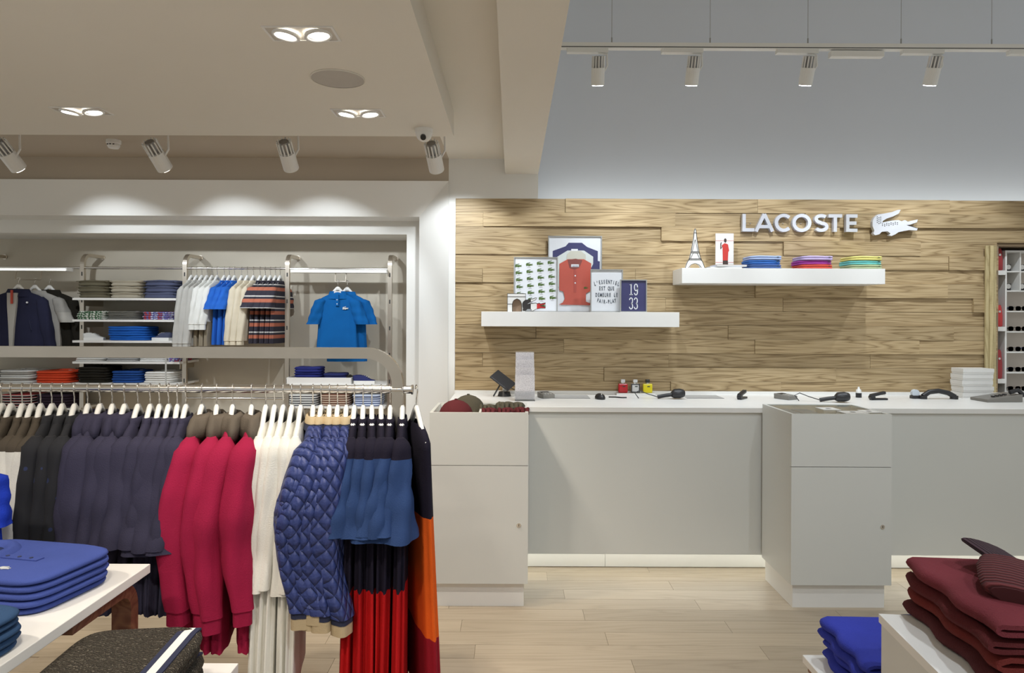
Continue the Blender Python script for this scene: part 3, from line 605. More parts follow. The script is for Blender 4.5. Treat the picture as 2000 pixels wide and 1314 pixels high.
for k, (lb, m) in enumerate((('flat pale blue leaflet under the display card', mat('pale_blue_paper', (.4, .48, .66), .5)), ('flat pink leaflet lying under the display card', mat('pale_pink_paper', (.70, .52, .48), .5)))):
    o = thing('brochure', lb, 'brochure', (a.x + .03*k, 4.45, ZS2 + k*.012), .1*k); B(-.1, .1, -.06, .05, 0, .0105).build('pages', WC, o); B(-.102, .102, -.061, .052, .0105, .0118).build('cover', m, o)
# ------------------------------------------------------------------ wall sign
t = thing('wall_sign', 'raised white letters spelling the shop name on the oak wall', 'sign', (0, YW - .02, 0))
SGN = mat('white_sign_enamel', (.62, .63, .67), .3)
A = lambda cx, cz, rx, rz, a0, a1, n=18: [(cx + rx*math.cos(math.radians(a0 + (a1-a0)*i/n)), cz + rz*math.sin(math.radians(a0 + (a1-a0)*i/n))) for i in range(n+1)]
LET = {'L': [[(.1, 1), (.1, 0)], [(.0, .09), (.68, .09)]], 'A': [[(.0, 0), (.47, 1.0)], [(.47, 1.0), (.94, 0)], [(.2, .28), (.74, .28)]],
       'C': [A(.5, .5, .43, .43, 45, 315)], 'O': [A(.5, .5, .45, .43, 0, 360, 28)], 'S': [A(.38, .725, .3, .195, 35, 262, 14) + A(.38, .285, .32, .205, 92, -145, 14)],
       'T': [[(.0, .91), (.78, .91)], [(.39, .9), (.39, 0)]], 'E': [[(.1, 1), (.1, 0)], [(.1, .91), (.66, .91)], [(.1, .5), (.6, .5)], [(.1, .09), (.66, .09)]]}
S0, S1 = at(1449, 452, YW - .04), at(1449, 418, YW - .04); hgt = S1.z - S0.z
for ch, pxl in zip('LACOSTE', (1449, 1476, 1513, 1548, 1590, 1617, 1651)):
    m = MB()
    for i, P in enumerate(LET[ch]):
        m.ribbon([(x*hgt, z*hgt) for x, z in (P[:-1] if ch == 'O' else P)], hgt*.19, -.03 + .0003*i, .0, ch == 'O')
    o = m.build('letter_' + ch.lower(), SGN, t); o.location = (at(pxl, 452, YW - .04).x, 0, S0.z)
    for k in (.25, .75): MB().cyl((k*hgt*.5 + .02, 0, hgt*.5), (k*hgt*.5 + .02, .02, hgt*.5), .004, 6).build('standoff', CHROME, o)
a = at(1747, 435, YW - .04); t = thing('crocodile_emblem', 'raised white crocodile emblem on the oak wall', 'emblem', (a.x, YW - .02, a.z))
wd = 88*(YW - .04)/F
MB().prism(croc(0, 0, wd), -.028, .0).build('body', SGN, t)
DOT = [(1585 + i*13, 170 + i*1 + j*14 + (i % 2)*6) for i in range(3) for j in range(4)] + [(1625 + i*16, 222 + j*12 - i*2 + (i % 2)*5) for i in range(8) for j in range(2)]
m = MB()
for x, y_ in DOT:
    X, Z = (x - 1720)/340*wd, -(y_ - 212)/340*wd; m.cyl((X, -.0288, Z), (X, -.0279, Z), .0036, 6)
m.build('scale_dots', DARK, t)
MB().prism([((x - 1720)/340*wd, -(y_ - 212)/340*wd) for x, y_ in ((1806, 230), (1850, 243), (1886, 254), (1880, 250), (1845, 236))], -.0295, -.0281).build('teeth_line', DARK, t)
# ------------------------------------------------------------------ recess with eyewear and bags, right edge
RD = mat('red_bag_leather', (.34, .03, .035), .45); t0 = 3.32
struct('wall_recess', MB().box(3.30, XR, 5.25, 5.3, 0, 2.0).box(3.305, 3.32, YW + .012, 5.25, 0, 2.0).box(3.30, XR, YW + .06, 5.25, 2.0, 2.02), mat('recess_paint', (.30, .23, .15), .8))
m = oak('pale_oak_edge', (.42, .33, .17), (.52, .42, .22), (.60, .50, .28), 14, 1.1)
for k in range(3): tag(B(3.205 + k*.025, 3.228 + k*.025, YW - .03 - .006*(k % 2), YW - .0185, 1.0, 2.0).build('edge_batten', m), ['left', 'middle', 'right'][k] + ' upright oak batten at the edge of the recess', 'batten')
ZR = [at(1950, y_, 4.70).z for y_ in (528, 638, 740)]
for k, z in enumerate(ZR): tag(B(3.325, 3.402, 4.70, 4.90, z - .03, z).build('recess_shelf', WHITE), ['top', 'middle', 'bottom'][k] + ' white shelf carrying red bags in the recess', 'shelf')
for k, (z, h) in enumerate(((ZR[0], .155), (ZR[1], .15), (ZR[2], .20))):
    t = thing('handbag', ['dark red bag on the top recess shelf', 'bright red bag on the middle recess shelf', 'dark red bag on the bottom recess shelf'][k], 'bag', (3.364, 4.79, z))
    bm_ = RD if k != 1 else mat('scarlet_leather', (.55, .04, .04), .45)
    MB().loft([ring(0, 0, zz*h, .035*q, .08*q, 24, p=4) for zz, q in ((0, .9), (.05, 1), (.5, 1), (.9, .9), (1, .82))]).build('bag_body', bm_, t, True)
    MB().tube([(0, .04*math.cos(u), h - .004 + .05*math.sin(u)) for u in [PI*i/10 for i in range(11)]], .005, 6).build('handle', bm_, t, True)
    MB().cyl((0, -.082, h*.7), (0, -.076, h*.7), .008, 10).build('clasp', CHROME, t)
t = thing('eyewear_cabinet', 'white open cabinet displaying rows of sunglasses at the right edge', 'cabinet', (0, 0, 0))
ye0, ye1 = 4.72, 4.85; xe = at(1963, 600, ye0).x; zt_e = at(1980, 489, ye0).z
B(xe, xe + .012, ye0, ye1, CZ - .1, zt_e).build('side_panel', WHITE, t); B(xe + .012, 4.2, ye1 - .01, ye1, CZ - .1, zt_e).build('back_panel', mat('cabinet_back', (.58, .52, .46), .6), t); B(xe + .012, 4.2, ye0, ye1, zt_e - .012, zt_e).build('top_panel', WHITE, t)
B(xe, 4.2, ye0, ye1, 0, CZ - .1).build('cabinet_base', WHITE, t)
SH = [at(1980, y_, ye0).z for y_ in (529, 567, 607, 647, 687, 727, 765)]
for z in SH: B(xe + .012, 4.2, ye0 + .01, ye1 - .01, z - .008, z).build('shelf', WHITE, t)
B(xe + .105, xe + .113, ye0 + .005, ye1 - .01, SH[1], zt_e - .012).build('divider', WHITE, t)
for k, z in enumerate(SH):
    for j in range(2):
        x = xe + .055 + j*.095
        if k < 2:
            o = thing('watch', '%s dark watch on the %s shelf of the eyewear cabinet' % (('left', 'right')[j], ('top', 'second')[k]), 'watch', (x, ye0 + .06, z)); B(-.022, .022, -.012, .012, 0, .05).build('strap', BLACK, o, False, .004); MB().cyl((0, -.016, .03), (0, -.012, .03), .017, 16).build('dial', CHROME, o); continue
        o = thing('sunglasses', '%s pair of sunglasses on the %s shelf of the eyewear cabinet' % (('left', 'right')[j], ORD[k]), 'sunglasses', (x, ye0 + .05, z))
        lm = (BLACK, mat('tortoise', (.10, .05, .03), .25), mat('navy_lens', (.03, .05, .16), .15))[(k + j) % 3]
        for s in (-1, 1):
            MB().loft([ring(s*.022, 0, 0, .019*q, .016*q, 16, p=3) for q in (1, 1)]).build('lens', lm, o).matrix_local = Matrix.Translation((0, 0, .018)) @ Matrix.Rotation(PI/2, 4, 'X')
            MB().tube([(s*.041, 0, .026), (s*.042, .05, .026), (s*.038, .06, .012)], .0018, 5).build('temple', lm, o)
        MB().tube([(-.006, 0, .024), (.006, 0, .024)], .002, 5).build('bridge', lm, o)
# ------------------------------------------------------------------ hanging garments
def hanger(label, group, loc, rz, m=HANGW, W=.2, hk=.07, rr=.015):
    t = thing('coat_hanger', label, 'hanger', loc, rz, group)
    pts = [(-W*.85, -.108), (-W*.7, -.09), (-W*.45, -.057), (-W*.2, -.018), (-W*.07, 0), (W*.07, 0), (W*.2, -.018), (W*.45, -.057), (W*.7, -.09), (W*.85, -.108)]
    rings = [[(x_, y_, z + dz) for x_, dz in ((-.007, -.014), (.007, -.014), (.009, .004), (.004, .014), (-.004, .014), (-.009, .004))] for y_, z in pts]
    MB().loft(rings).build('arm', m, t, True)
    c = [(0, 0, .01), (0, 0, hk - rr*2.2)] + [(0, -(rr + .003)*math.cos(u), hk + (rr + .003)*math.sin(u)) for u in [-.9 + i*.5 for i in range(9)]]
    MB().tube(c, .0022, 6).build('hook', CHROME, t, True)
    return t
def garment(name, label, cat, group, loc, rz, W=.21, L=.65, t=.026, sl=.5, rs=(.045, .05, .04), body=None, sleeve=None, collar=None, cuff=None, hem=None, spread=.02, bend=0., sway=-.02, flare=1.0, rip=.05, seed=0, cmat=None, sides=(-1, 1), depth=1.0):
    """body / sleeve: list of (end fraction, material, part name)"""
    T = thing(name, label, cat, loc, rz, group); rd = random.Random(seed); ph = rd.uniform(0, 6); ZO = -.016; NW = W*.44
    def bsec(f):
        z = -.028 - f*(L - .028); s = min(1, (-z - .028)/.06); q = math.sin(s*PI/2)
        w_ = NW + (W - NW)*q; g = max(0, (-z - .1)/L); w_ *= (1 - .06*math.sin(min(1, g*1.5)*PI)) * (1 + (flare - 1)*g)
        return ring(sway*.6*f, 0, z + ZO, (t*.6 + t*.4*s)*(1 + .35*g), w_, 36, rip*min(1, g*2.5), 9, ph + f, 2.4)
    f0 = 0
    for fe, m, pn in body:
        k = max(4, int(14*(fe - f0))); fs = [f0 + (fe - f0)*(i/k) for i in range(k + 1)]
        if f0 == 0: fs = sorted(set(fs + [.01, .03, .06, .09]))
        MB().loft([bsec(f) for f in fs], False, fe >= .999).build(pn, m, T, True); f0 = fe
    if hem:
        MB().loft([[(x*1.03, y_*1.01, z - d) for x, y_, z in bsec(1)] for d in (-.002, .02, .045)], False, True).build('hem_band', hem, T, True)
    for s in sides:
        def ssec(f):
            z = -.06 + ZO - f*sl; i = min(1, f*2); r = rs[0] + (rs[1] - rs[0])*i if f < .5 else rs[1] + (rs[2] - rs[1])*(f - .5)*2
            r *= min(1, .35 + f*9)*(1 + .05*math.sin(f*19 + ph + s)*min(1, f*3))
            y_ = s*(W - .028 + spread*f + .035*math.sin(min(1, f*1.6)*PI)*abs(bend)*8)
            return ring(sway*f - bend*math.sin(f*PI), y_, z, r*.85, r*depth, 28, (rip + .04)*min(1, f*3), 4, ph + f*4.5 + s, 2.2)
        f0 = 0; first = None
        for fe, m, pn in sleeve or []:
            k = max(4, int(14*(fe - f0))); fs = [f0 + (fe - f0)*i/k for i in range(k + 1)]
            if f0 == 0: fs = sorted(set(fs + [.015, .04]))
            o = MB().loft([ssec(f) for f in fs], f0 == 0, fe >= .999).build(pn, m, T, True); first = first or o; f0 = fe
        if cuff:
            n_, cm_ = cuff; e = ssec(1); cx = sum(p[0] for p in e)/28; cy = sum(p[1] for p in e)/28
            zz = 0
            for d, m in cm_:
                MB().loft([[(cx + (x - cx)*.86, cy + (y_ - cy)*.86, z - zz - q*d) for x, y_, z in e] for q in (-.05, .5, 1)], False, True).build('cuff', m, first, True); zz += d
    cm = cmat or body[0][1]
    if collar == 'band': MB().loft([ring(0, 0, z + ZO, t*q, NW*1.02*q2, 24) for z, q, q2 in ((-.045, .95, 1.2), (-.03, .85, 1.02), (-.012, .75, .92), (-.012, .55, .82), (-.035, .55, .8))], False, False).build('collar', cm, T, True)
    if collar == 'polo': MB().loft([ring(0, 0, z + ZO, t*q, NW*1.04*q2, 24) for z, q, q2 in ((-.062, 1.25, 1.3), (-.03, .95, 1.02), (-.004, .7, .88), (-.006, .5, .8), (-.04, .5, .8))], False, False).build('collar', cm, T, True)
    if collar == 'hood': MB().loft([ring(.006, -.02, z + ZO, t*q, NW*1.04*q2, 28, .12, 4, ph) for z, q, q2 in ((-.085, 1.05, 1.3), (-.065, 1.55, 1.65), (-.035, 1.6, 1.5), (-.01, 1.3, 1.15), (.004, .8, .8), (-.03, .5, .7))], False, False).build('hood', cm, T, True)
    if collar == 'rib':
        MB().loft([ring(0, 0, z + ZO, t*q, NW*1.03*q2, 24) for z, q, q2 in ((-.05, 1.1, 1.3), (-.028, .95, 1.06))], False, False).build('collar_stripe', mat('navy_rib', (.02, .025, .06), .9), T, True)
        MB().loft([ring(0, 0, z + ZO, t*q, NW*1.03*q2, 24) for z, q, q2 in ((-.028, .98, 1.08), (-.004, .8, .92), (-.004, .55, .8), (-.03, .5, .8))], False, False).build('collar', cm, T, True)
    return T
# ---- front rack
YR = 2.5
ZR_ = at(400, 759, YR).z; ZTOP = at(400, 688, YR).z; XP = at(777, 760, YR).x
t = thing('clothes_rack', 'brushed steel clothes rack with rounded frame standing in front', 'clothes rack', (XP, YR, 0))
R_ = .115; X2 = -2.6 - XP
path = [(0, 0, .012), (0, 0, .6), (0, 0, ZTOP - R_)] + [(-R_ + R_*math.cos(u), 0, ZTOP - R_ + R_*math.sin(u)) for u in [PI/2*i/10 for i in range(1, 10)]] + [(-R_, 0, ZTOP), (X2 + R_, 0, ZTOP)] + [(X2 + R_ - R_*math.sin(u), 0, ZTOP - R_ + R_*math.cos(u)) for u in [PI/2*i/10 for i in range(1, 10)]] + [(X2, 0, ZTOP - R_), (X2, 0, .012)]
MB().tube(path, 0, flat=(.020, .0135)).build('frame', STEEL, t)
MB().cyl((X2 - .05, .0, ZR_), (.05, .0, ZR_), .0145, 16).build('rail', CHROME, t, True)
MB().cyl((.05, 0, ZR_), (.056, 0, ZR_), .018, 16).build('rail_cap', CHROME, t)
for px in (324, -400):
    x = at(px, 720, YR).x - XP; MB().cyl((x, 0, ZR_ + .012), (x, 0, ZTOP - .01), .003, 8).build('support_rod', CHROME, t)
for x in (0, X2): B(x - .03, x + .03, -.25, .25, 0, .012).build('foot', STEEL, t)
NAVY = fab('navy_jersey', (.036, .034, .064)); BROWN = fab('brown_jersey', (.075, .062, .048)); OFFW = fab('white_cotton', (.76, .76, .72), var=.03); BLK = printed('black_dotted_cloth', (.012, .013, .018), (.02, .03, .09), 22, .3)
CRIM = fab('crimson_fleece', (.33, .012, .055)); HOODG = fab('taupe_fleece', (.12, .10, .08)); CREAM = fab('ivory_cotton', (.80, .79, .74), var=.03)
BEIGE = fab('beige_rib', (.48, .38, .24)); ROYAL = fab('petrol_blue_jersey', (.028, .060, .17)); INKN = fab('midnight_jersey', (.012, .010, .022)); RED = fab('scarlet_crepe', (.48, .008, .010)); ORNG = fab('orange_crepe', (.72, .11, .012)); NRIB = mat('navy_rib', (.02, .025, .06), .9)
def quilt():
    m = fab('quilted_blue_nylon', (.034, .052, .19), rough=.5, spec=.4, bump=0); nt, b = nodes_of(m)
    tc = nt.nodes.new('ShaderNodeTexCoord'); sp = nt.nodes.new('ShaderNodeSeparateXYZ'); nt.links.new(tc.outputs['Object'], sp.inputs[0])
    u = math_node(nt, 'MULTIPLY', math_node(nt, 'ADD', sp.outputs['X'], sp.outputs['Y']), 1.3); z = math_node(nt, 'MULTIPLY', sp.outputs['Z'], 1.0)
    a = math_node(nt, 'ABSOLUTE', math_node(nt, 'SINE', math_node(nt, 'MULTIPLY', math_node(nt, 'ADD', u, z), 52)))
    c = math_node(nt, 'ABSOLUTE', math_node(nt, 'SINE', math_node(nt, 'MULTIPLY', math_node(nt, 'SUBTRACT', u, z), 52)))
    hgt_ = math_node(nt, 'POWER', math_node(nt, 'MULTIPLY', a, c), .45)
    nz = nt.nodes.new('ShaderNodeTexNoise'); nz.inputs['Scale'].default_value = 45; nt.links.new(tc.outputs['Object'], nz.inputs['Vector'])
    hh_ = math_node(nt, 'ADD', hgt_, math_node(nt, 'MULTIPLY', nz.outputs['Fac'], .55))
    bp = nt.nodes.new('ShaderNodeBump'); bp.inputs['Distance'].default_value = .012; bp.inputs['Strength'].default_value = 1
    nt.links.new(hh_, bp.inputs['Height']); nt.links.new(bp.outputs['Normal'], b.inputs['Normal']); return m
QUILT = quilt()
def rack_x(px): return (px - 1000)*YR/F
HK = .07
ZN = ZR_ - HK
GR = [ # what, category, name, pixel positions, arguments
 ('brown and white raglan shirt', 'shirt', 'raglan_shirt', [4, 22, 44, 62, 80], dict(L=.62, sl=.38, rs=(.04, .044, .04), body=[(.12, BROWN, 'yoke'), (1, BROWN, 'body')], sleeve=[(.13, BROWN, 'shoulder'), (1, OFFW, 'sleeve')], collar='band', spread=.04)),
 ('black dotted jacket with raised collar', 'jacket', 'dotted_jacket', [102, 122, 146], dict(L=.66, sl=.46, rs=(.045, .052, .046), body=[(1, BLK, 'body')], sleeve=[(1, BLK, 'sleeve')], collar='polo', spread=.03)),
 ('navy hooded sweatshirt', 'sweatshirt', 'hooded_sweatshirt', [172, 196, 220, 244], dict(L=.66, sl=.47, rs=(.05, .062, .055), body=[(1, NAVY, 'body')], sleeve=[(1, NAVY, 'sleeve')], collar='hood', spread=.04)),
 ('navy short sleeved sweatshirt', 'shirt', 'short_sleeved_shirt', [270, 294, 312, 330, 347, 364], dict(L=.66, sl=.385, rs=(.045, .058, .075), body=[(1, NAVY, 'body')], sleeve=[(1, NAVY, 'sleeve')], collar='band', spread=.04)),
 ('crimson hoodie with taupe hood', 'hoodie', 'hoodie', [395, 424, 455, 492], dict(L=.74, sl=.60, rs=(.05, .066, .045), body=[(1, CRIM, 'body')], sleeve=[(1, CRIM, 'sleeve')], collar='hood', cmat=HOODG, cuff=(1, [(.05, CRIM)]), hem=CRIM, spread=.05, bend=.028)),
 ('long ivory cotton dress', 'dress', 'cotton_dress', [520, 537, 554, 571, 588], dict(L=.93, sl=.55, rs=(.035, .04, .04), W=.19, body=[(1, CREAM, 'body')], sleeve=[(1, CREAM, 'sleeve')], flare=1.25, rip=.09, t=.02, spread=.03)),
 ('blue quilted jacket with beige ribbing', 'jacket', 'quilted_jacket', [612, 628, 644, 660, 677], dict(L=.68, sl=.60, rs=(.048, .066, .045), body=[(1, QUILT, 'body')], sleeve=[(1, QUILT, 'sleeve')], collar='rib', cmat=BEIGE, cuff=(2, [(.022, NRIB), (.035, BEIGE)]), spread=.05, bend=.055, sway=-.02, t=.03)),
 ('navy, blue and red colour block dress', 'dress', 'colour_block_dress', [693, 710, 727, 745, 763, 787], dict(L=1.08, sl=.34, rs=(.04, .055, .078), W=.2, body=[(.52, INKN, 'bodice'), (1, RED, 'skirt')], sleeve=[(.2, INKN, 'shoulder'), (1, ROYAL, 'sleeve')], collar='band', flare=1.25, rip=.10, t=.022, spread=.03)),
]
seed = 10
for what, cat, nm, xs, kw in GR:
    for i, px in enumerate(xs):
        X = rack_x(px); seed += 1
        where = ', %s from left on front rack' % ORD[i]
        rz = .08 + .34*(1000 - px)/1000 + random.uniform(-.05, .05)
        hanger('hanger of %s%s' % (what, where), 'white hangers on the front rack', (X, YR, ZN), rz)
        k2 = dict(kw); k2['sway'] = kw.get('sway', -.02) + random.uniform(-.02, .02); k2['sl'] = kw['sl']*random.uniform(.90, .98); k2['bend'] = kw.get('bend', 0) + random.uniform(-.006, .01)
        garment(nm, what + where, cat, what + 's on the front rack', (X, YR, ZN), rz, seed=seed, **k2)
X = rack_x(814)
hanger('white hanger at the very end of the front rack', 'white hangers on the front rack', (X, YR, ZN), .35)
garment('panelled_dress', 'long sleeved dress with orange and dark red panels at the rack end', 'dress', None, (X, YR, ZN), .35, W=.18, L=1.0, sl=.36, rs=(.035, .036, .028), t=.026, sides=(1,), body=[(.32, INKN, 'bodice'), (.74, ORNG, 'skirt_panel'), (1, fab('dark_red_crepe', (.27, .008, .02)), 'skirt_hem')], sleeve=[(1, ROYAL, 'sleeve')], cuff=(1, [(.06, INKN)]), flare=1.2, rip=.06, sway=.05, seed=99)
# ------------------------------------------------------------------ wall bays
YP, YB = 5.15, 5.4
PX = [-38, 162, 362, 562, 762]
zp = at(162, 497, YP).z
PXX = [at(p, 520, YP).x for p in PX]
for i, x in enumerate(PXX):
    t = thing('wall_upright', ['steel upright left of the zip jackets', 'steel upright between the zip jackets and the shelves', 'steel upright between the shelves and the kids rail', 'steel upright between the kids rail and the blue polos', 'steel upright at the right end of the wall bays'][i], 'upright', (x, YP, 0))
    r = .07
    MB().tube([(0, 0, 0), (0, 0, 1), (0, 0, zp - r)] + [(0, r - r*math.cos(u), zp - r + r*math.sin(u)) for u in [PI/2*k/8 for k in range(1, 9)]] + [(0, YB - YP - .001, zp)], 0, flat=(.0155, .012)).build('tube', STEEL, t)
    MB().cyl((0, YB - YP - .006, zp), (0, YB - YP - .001, zp), .02, 16).build('wall_flange', STEEL, t)
    for k in range(5): B(-.004, .004, -.0135, -.012, 1.0 + k*.2, 1.03 + k*.2).build('slot', DARK, t)
zr1 = at(460, 524, YP).z; zr2 = at(460, 778, YP).z
for a, b, z, lb in ((0, 1, zr1, 'upper steel rail above the zip jackets'), (1, 2, zr1, 'upper steel rail above the shelf stacks'), (2, 3, zr1, 'upper steel rail carrying the kids clothes'), (3, 4, zr1, 'upper steel rail above the blue polos'), (2, 3, zr2, 'lower steel rail under the kids clothes')):
    tag(MB().cyl((PXX[a] + .0125, YP + .003, z), (PXX[b] - .0125, YP + .003, z), .009, 12).build('hanging_rail', CHROME, None, True), lb, 'rail')
def bay_shelf(a, b, py, label, tray=False):
    z = at((a + b)/2, py, YP - .06).z; x0, x1 = at(a, py, YP - .06).x, at(b, py, YP - .06).x
    t = thing('bay_shelf', label, 'shelf', (x0, YP, z)); wd = x1 - x0
    B(0, wd, -.07, YB - YP - .005, -.016, 0).build('board', WHITE, t)
    for x in (.04, wd - .04): MB().prism([(-.002, -.016), (.002, -.016), (.002, -.06), (-.002, -.06)], 0.02, YB - YP - .005).build('bracket', STEEL, t).location = (x, 0, 0)
    return z
ZSH = [bay_shelf(143, 352, y_, lb + ' white shelf of the stacked wall bay') for y_, lb in ((582, 'topmost'), (624, 'second'), (665, 'third'), (706, 'fourth'), (748, 'lowest'))]
zJ = bay_shelf(-60, 140, 748, 'white shelf with white and red stacks under the zip jackets')
zJ2 = bay_shelf(-60, 150, 797, 'low white shelf with dark stacks at the left')
zQ = bay_shelf(566, 755, 750, 'white shelf carrying the tray under the blue polos')
zQ2 = bay_shelf(566, 752, 793, 'lowest white shelf at the right end of the wall bays')
def light_bar(a, b, py, label, m):
    z = at((a + b)/2, py, YP).z; x0, x1 = at(a, py, YP - .05).x, at(b, py, YP - .05).x
    t = thing('light_bar', label, 'light bar', ((x0 + x1)/2, YP - .05, z)); q = (x1 - x0)/2
    B(-q, q, -.015, .06, -.010, .014).build('housing', WHITE, t); B(-q + .01, q - .01, -.0165, -.0152, -.007, .006).build('diffuser', m, t)
    return z
zlb = light_bar(-40, 133, 527, 'glowing white light bar above the zip jackets', mat('bar_glow', (.95, 1, .92), emit=2.2))
zlb2 = light_bar(568, 756, 531, 'white light bar above the blue polos', mat('dim_bar_glow', (.95, .95, .85), emit=.25))
def u_hook(px, z, label, wd=.16):
    x = at(px, 540, YP).x; t = thing('hanging_hook', label, 'hook', (x, YP - .03, z)); h = .075
    MB().tube([(-wd/2, .0, -.01), (-wd/2, -.02, -h), (wd/2, -.02, -h), (wd/2, 0, -.01)], .004, 6).build('bar', STEEL, t); MB().cyl((-wd/2, 0, -.014), (-wd/2, 0, -.006), .008, 8).build('fixing', STEEL, t)
    return x, z - h
hx1, hz1 = u_hook(63, zlb, 'steel U shaped hook holding the zip jackets', .19); hx2, hz2 = u_hook(668, zlb2, 'steel U shaped hook holding the blue polos', .08)
def st_(px, z, what, where, mats, wd=.225, h=.014, kind='plain', cat='shirt', name='folded_shirt', layers=1, topkind=None, dp=.24, rz=0):
    x = at(px, 600, YP - .02).x; stack(what, where, cat, (x, YP + .06, z), rz, wd, dp, h, mats, kind, name, layers, topkind, seed=int(px))
OLV = fab('olive_twill', (.13, .115, .075)); BGE = fab('beige_twill', (.40, .36, .28)); SLT = fab('slate_twill', (.075, .085, .145)); BKT = fab('black_twill', (.018, .016, .012))
KB = fab('cobalt_jersey', (.012, .10, .42)); WH = fab('white_jersey', (.70, .70, .68), var=.03); GRY = fab('grey_marl', (.36, .35, .33)); ORR = fab('orange_red_jersey', (.66, .07, .025)); NV2 = fab('navy_cotton', (.02, .025, .10))
st_(184, ZSH[0], 'three folded olive trousers', 'on the topmost bay shelf', [OLV]*3, .235, .043, 'jeans', 'trousers', 'folded_trousers', 2)
st_(248, ZSH[0], 'three folded beige trousers', 'on the topmost bay shelf', [BGE]*3, .24, .043, 'jeans', 'trousers', 'folded_trousers', 2)
st_(315, ZSH[0], 'three folded slate blue trousers', 'on the topmost bay shelf', [SLT]*3, .25, .044, 'jeans', 'trousers', 'folded_trousers', 2)
PG = printed('green_leaf_print', (.66, .68, .62), (.05, .13, .06), 60, .8); PD = striped('dark_pinstripe', [(0, (.04, .04, .035)), (.7, (.35, .34, .3))], .006); PB = printed('blue_check_print', (.10, .12, .36), (.55, .55, .6), 45, .6, (.4, .05, .05))
st_(180, ZSH[1], 'four green printed shirts', 'on the second bay shelf', [PG]*4, .21, .015, topkind='polo')
st_(242, ZSH[1], 'four dark striped polos', 'on the second bay shelf', [PD]*4, .235, .015, topkind='polo')
st_(310, ZSH[1], 'four blue checked shirts', 'on the second bay shelf', [PB]*4, .235, .014, topkind='polo')
st_(252, ZSH[2], 'three cobalt polos', 'on the third bay shelf', [KB]*3, .30, .034, 'plain', 'polo shirt', 'folded_polo', 2, 'plain')
def sneaker(label, px, z, m, rz, s=1.0, sole=WHITE):
    x = at(px, 660, YP).x; t = thing('sneaker', label, 'shoe', (x, YP + .0, z), rz)
    out = lambda q, zz: [(s*(-.075 + .15*i/10)*1.0 if k == 0 else s*(.075 - .15*i/10), (1 if k == 0 else -1)*s*q*(.026 + .008*math.sin(i/10*PI)), zz) for k in (0, 1) for i in range(11)]
    MB().loft([out(1.05, 0), out(1.08, .012*s), out(1.04, .022*s)]).build('sole', sole, t)
    R = []
    for j, q in enumerate((1, .95, .8, .6)):
        R.append([(x_*(1 if j == 0 else 1 - .04*j) - .006*j*s, y_*q, .022*s + (.012*j*s)*(1 if x_ < .02*s else max(.2, 1 - (x_ - .02*s)/(.06*s)))) for x_, y_, _ in out(1, 0)])
    MB().loft(R).build('upper', m, t, True)
    for k in range(3): MB().tube([(s*(-.0 + k*.013), -s*.018, s*(.058 - k*.006)), (s*(-.0 + k*.013), s*.018, s*(.058 - k*.006))], .002, 5).build('lace', sole, t)
    MB().loft([ring(-.045*s, 0, .058*s + z_, .024*s, .017*s, 14) for z_ in (-.012, .004)], False, False).build('ankle_opening', m, t, True)
sneaker('white sneaker at the left of the third bay shelf', 185, ZSH[2], WH, .2, .9); sneaker('white and blue sneaker at the right of the third bay shelf', 318, ZSH[2], SLT, 2.9, 1.0)
st_(178, ZSH[3], 'three white tees', 'at the left of the fourth bay shelf', [WH]*3, .215, .012); st_(240, ZSH[3], 'three grey striped tees', 'on the fourth bay shelf', [striped('grey_pinstripe', [(0, (.5, .5, .49)), (.5, (.2, .2, .2))], .006)]*3, .235, .012); st_(300, ZSH[3], 'three white tees', 'at the right of the fourth bay shelf', [WH]*3, .205, .012)
st_(342, ZSH[3], 'small blue checked garment', 'at the right end of the fourth bay shelf', [PB], .09, .036)
st_(184, ZSH[4], 'three folded black trousers', 'on the lowest bay shelf', [BKT]*3, .235, .038, 'jeans', 'trousers', 'folded_trousers', 2)
st_(250, ZSH[4], 'five blue polos', 'on the lowest bay shelf', [fab('royal_pique', (.015, .065, .26))]*5, .225, .017, topkind='polo', cat='polo shirt'); st_(312, ZSH[4], 'five white printed tees', 'on the lowest bay shelf', [printed('white_scribble', (.70, .69, .66), (.1, .1, .1), 14, .25)]*5, .215, .016, topkind='polo')
st_(34, zJ, 'six white and grey tees', 'on the shelf under the zip jackets', [WH, GRY, WH, WH, GRY, WH], .255, .015, topkind='polo'); st_(107, zJ, 'five orange red polos', 'on the shelf under the zip jackets', [ORR]*5, .265, .017, topkind='polo', cat='polo shirt')
st_(-40, zJ, 'five grey tees', 'at the frame edge under the zip jackets', [GRY]*5, .25, .016)
RW = striped('red_white_knit', [(0, (.03, .02, .025)), (.55, (.6, .58, .55)), (.8, (.45, .05, .05))], .02)
st_(35, zJ2, 'five red and black striped tees', 'on the low left shelf', [RW]*5, .24, .019); st_(107, zJ2, 'five dark plum tees', 'on the low left shelf', [fab('dark_plum', (.03, .018, .03))]*5, .25, .019)
x = at(627, 740, YP).x; t = thing('display_tray', 'white tray on the shelf under the blue polos', 'tray', (x, YP + .02, zQ))
B(-.24, .24, -.08, .14, 0, .006).build('base', WHITE, t); [B(-.24, .24, y_, y_ + .006, .006, .048).build('side', WHITE, t) for y_ in (-.08, .134)]; [B(x_, x_ + .006, -.074, .134, .006, .048).build('side', WHITE, t) for x_ in (-.24, .234)]
st_(600, zQ + .006, 'three folded navy blue trousers', 'in the white tray', [fab('indigo_twill', (.022, .028, .16))]*3, .205, .037, 'jeans', 'trousers', 'folded_trousers', 2, dp=.16)
st_(653, zQ + .006, 'three folded navy shorts', 'in the white tray', [NV2]*3, .17, .022, 'plain', 'shorts', 'folded_shorts', dp=.16)
cap('black cap in the white tray', (at(682, 735, YP).x, YP + .03, zQ + .03), BKT, 2.0, .38)
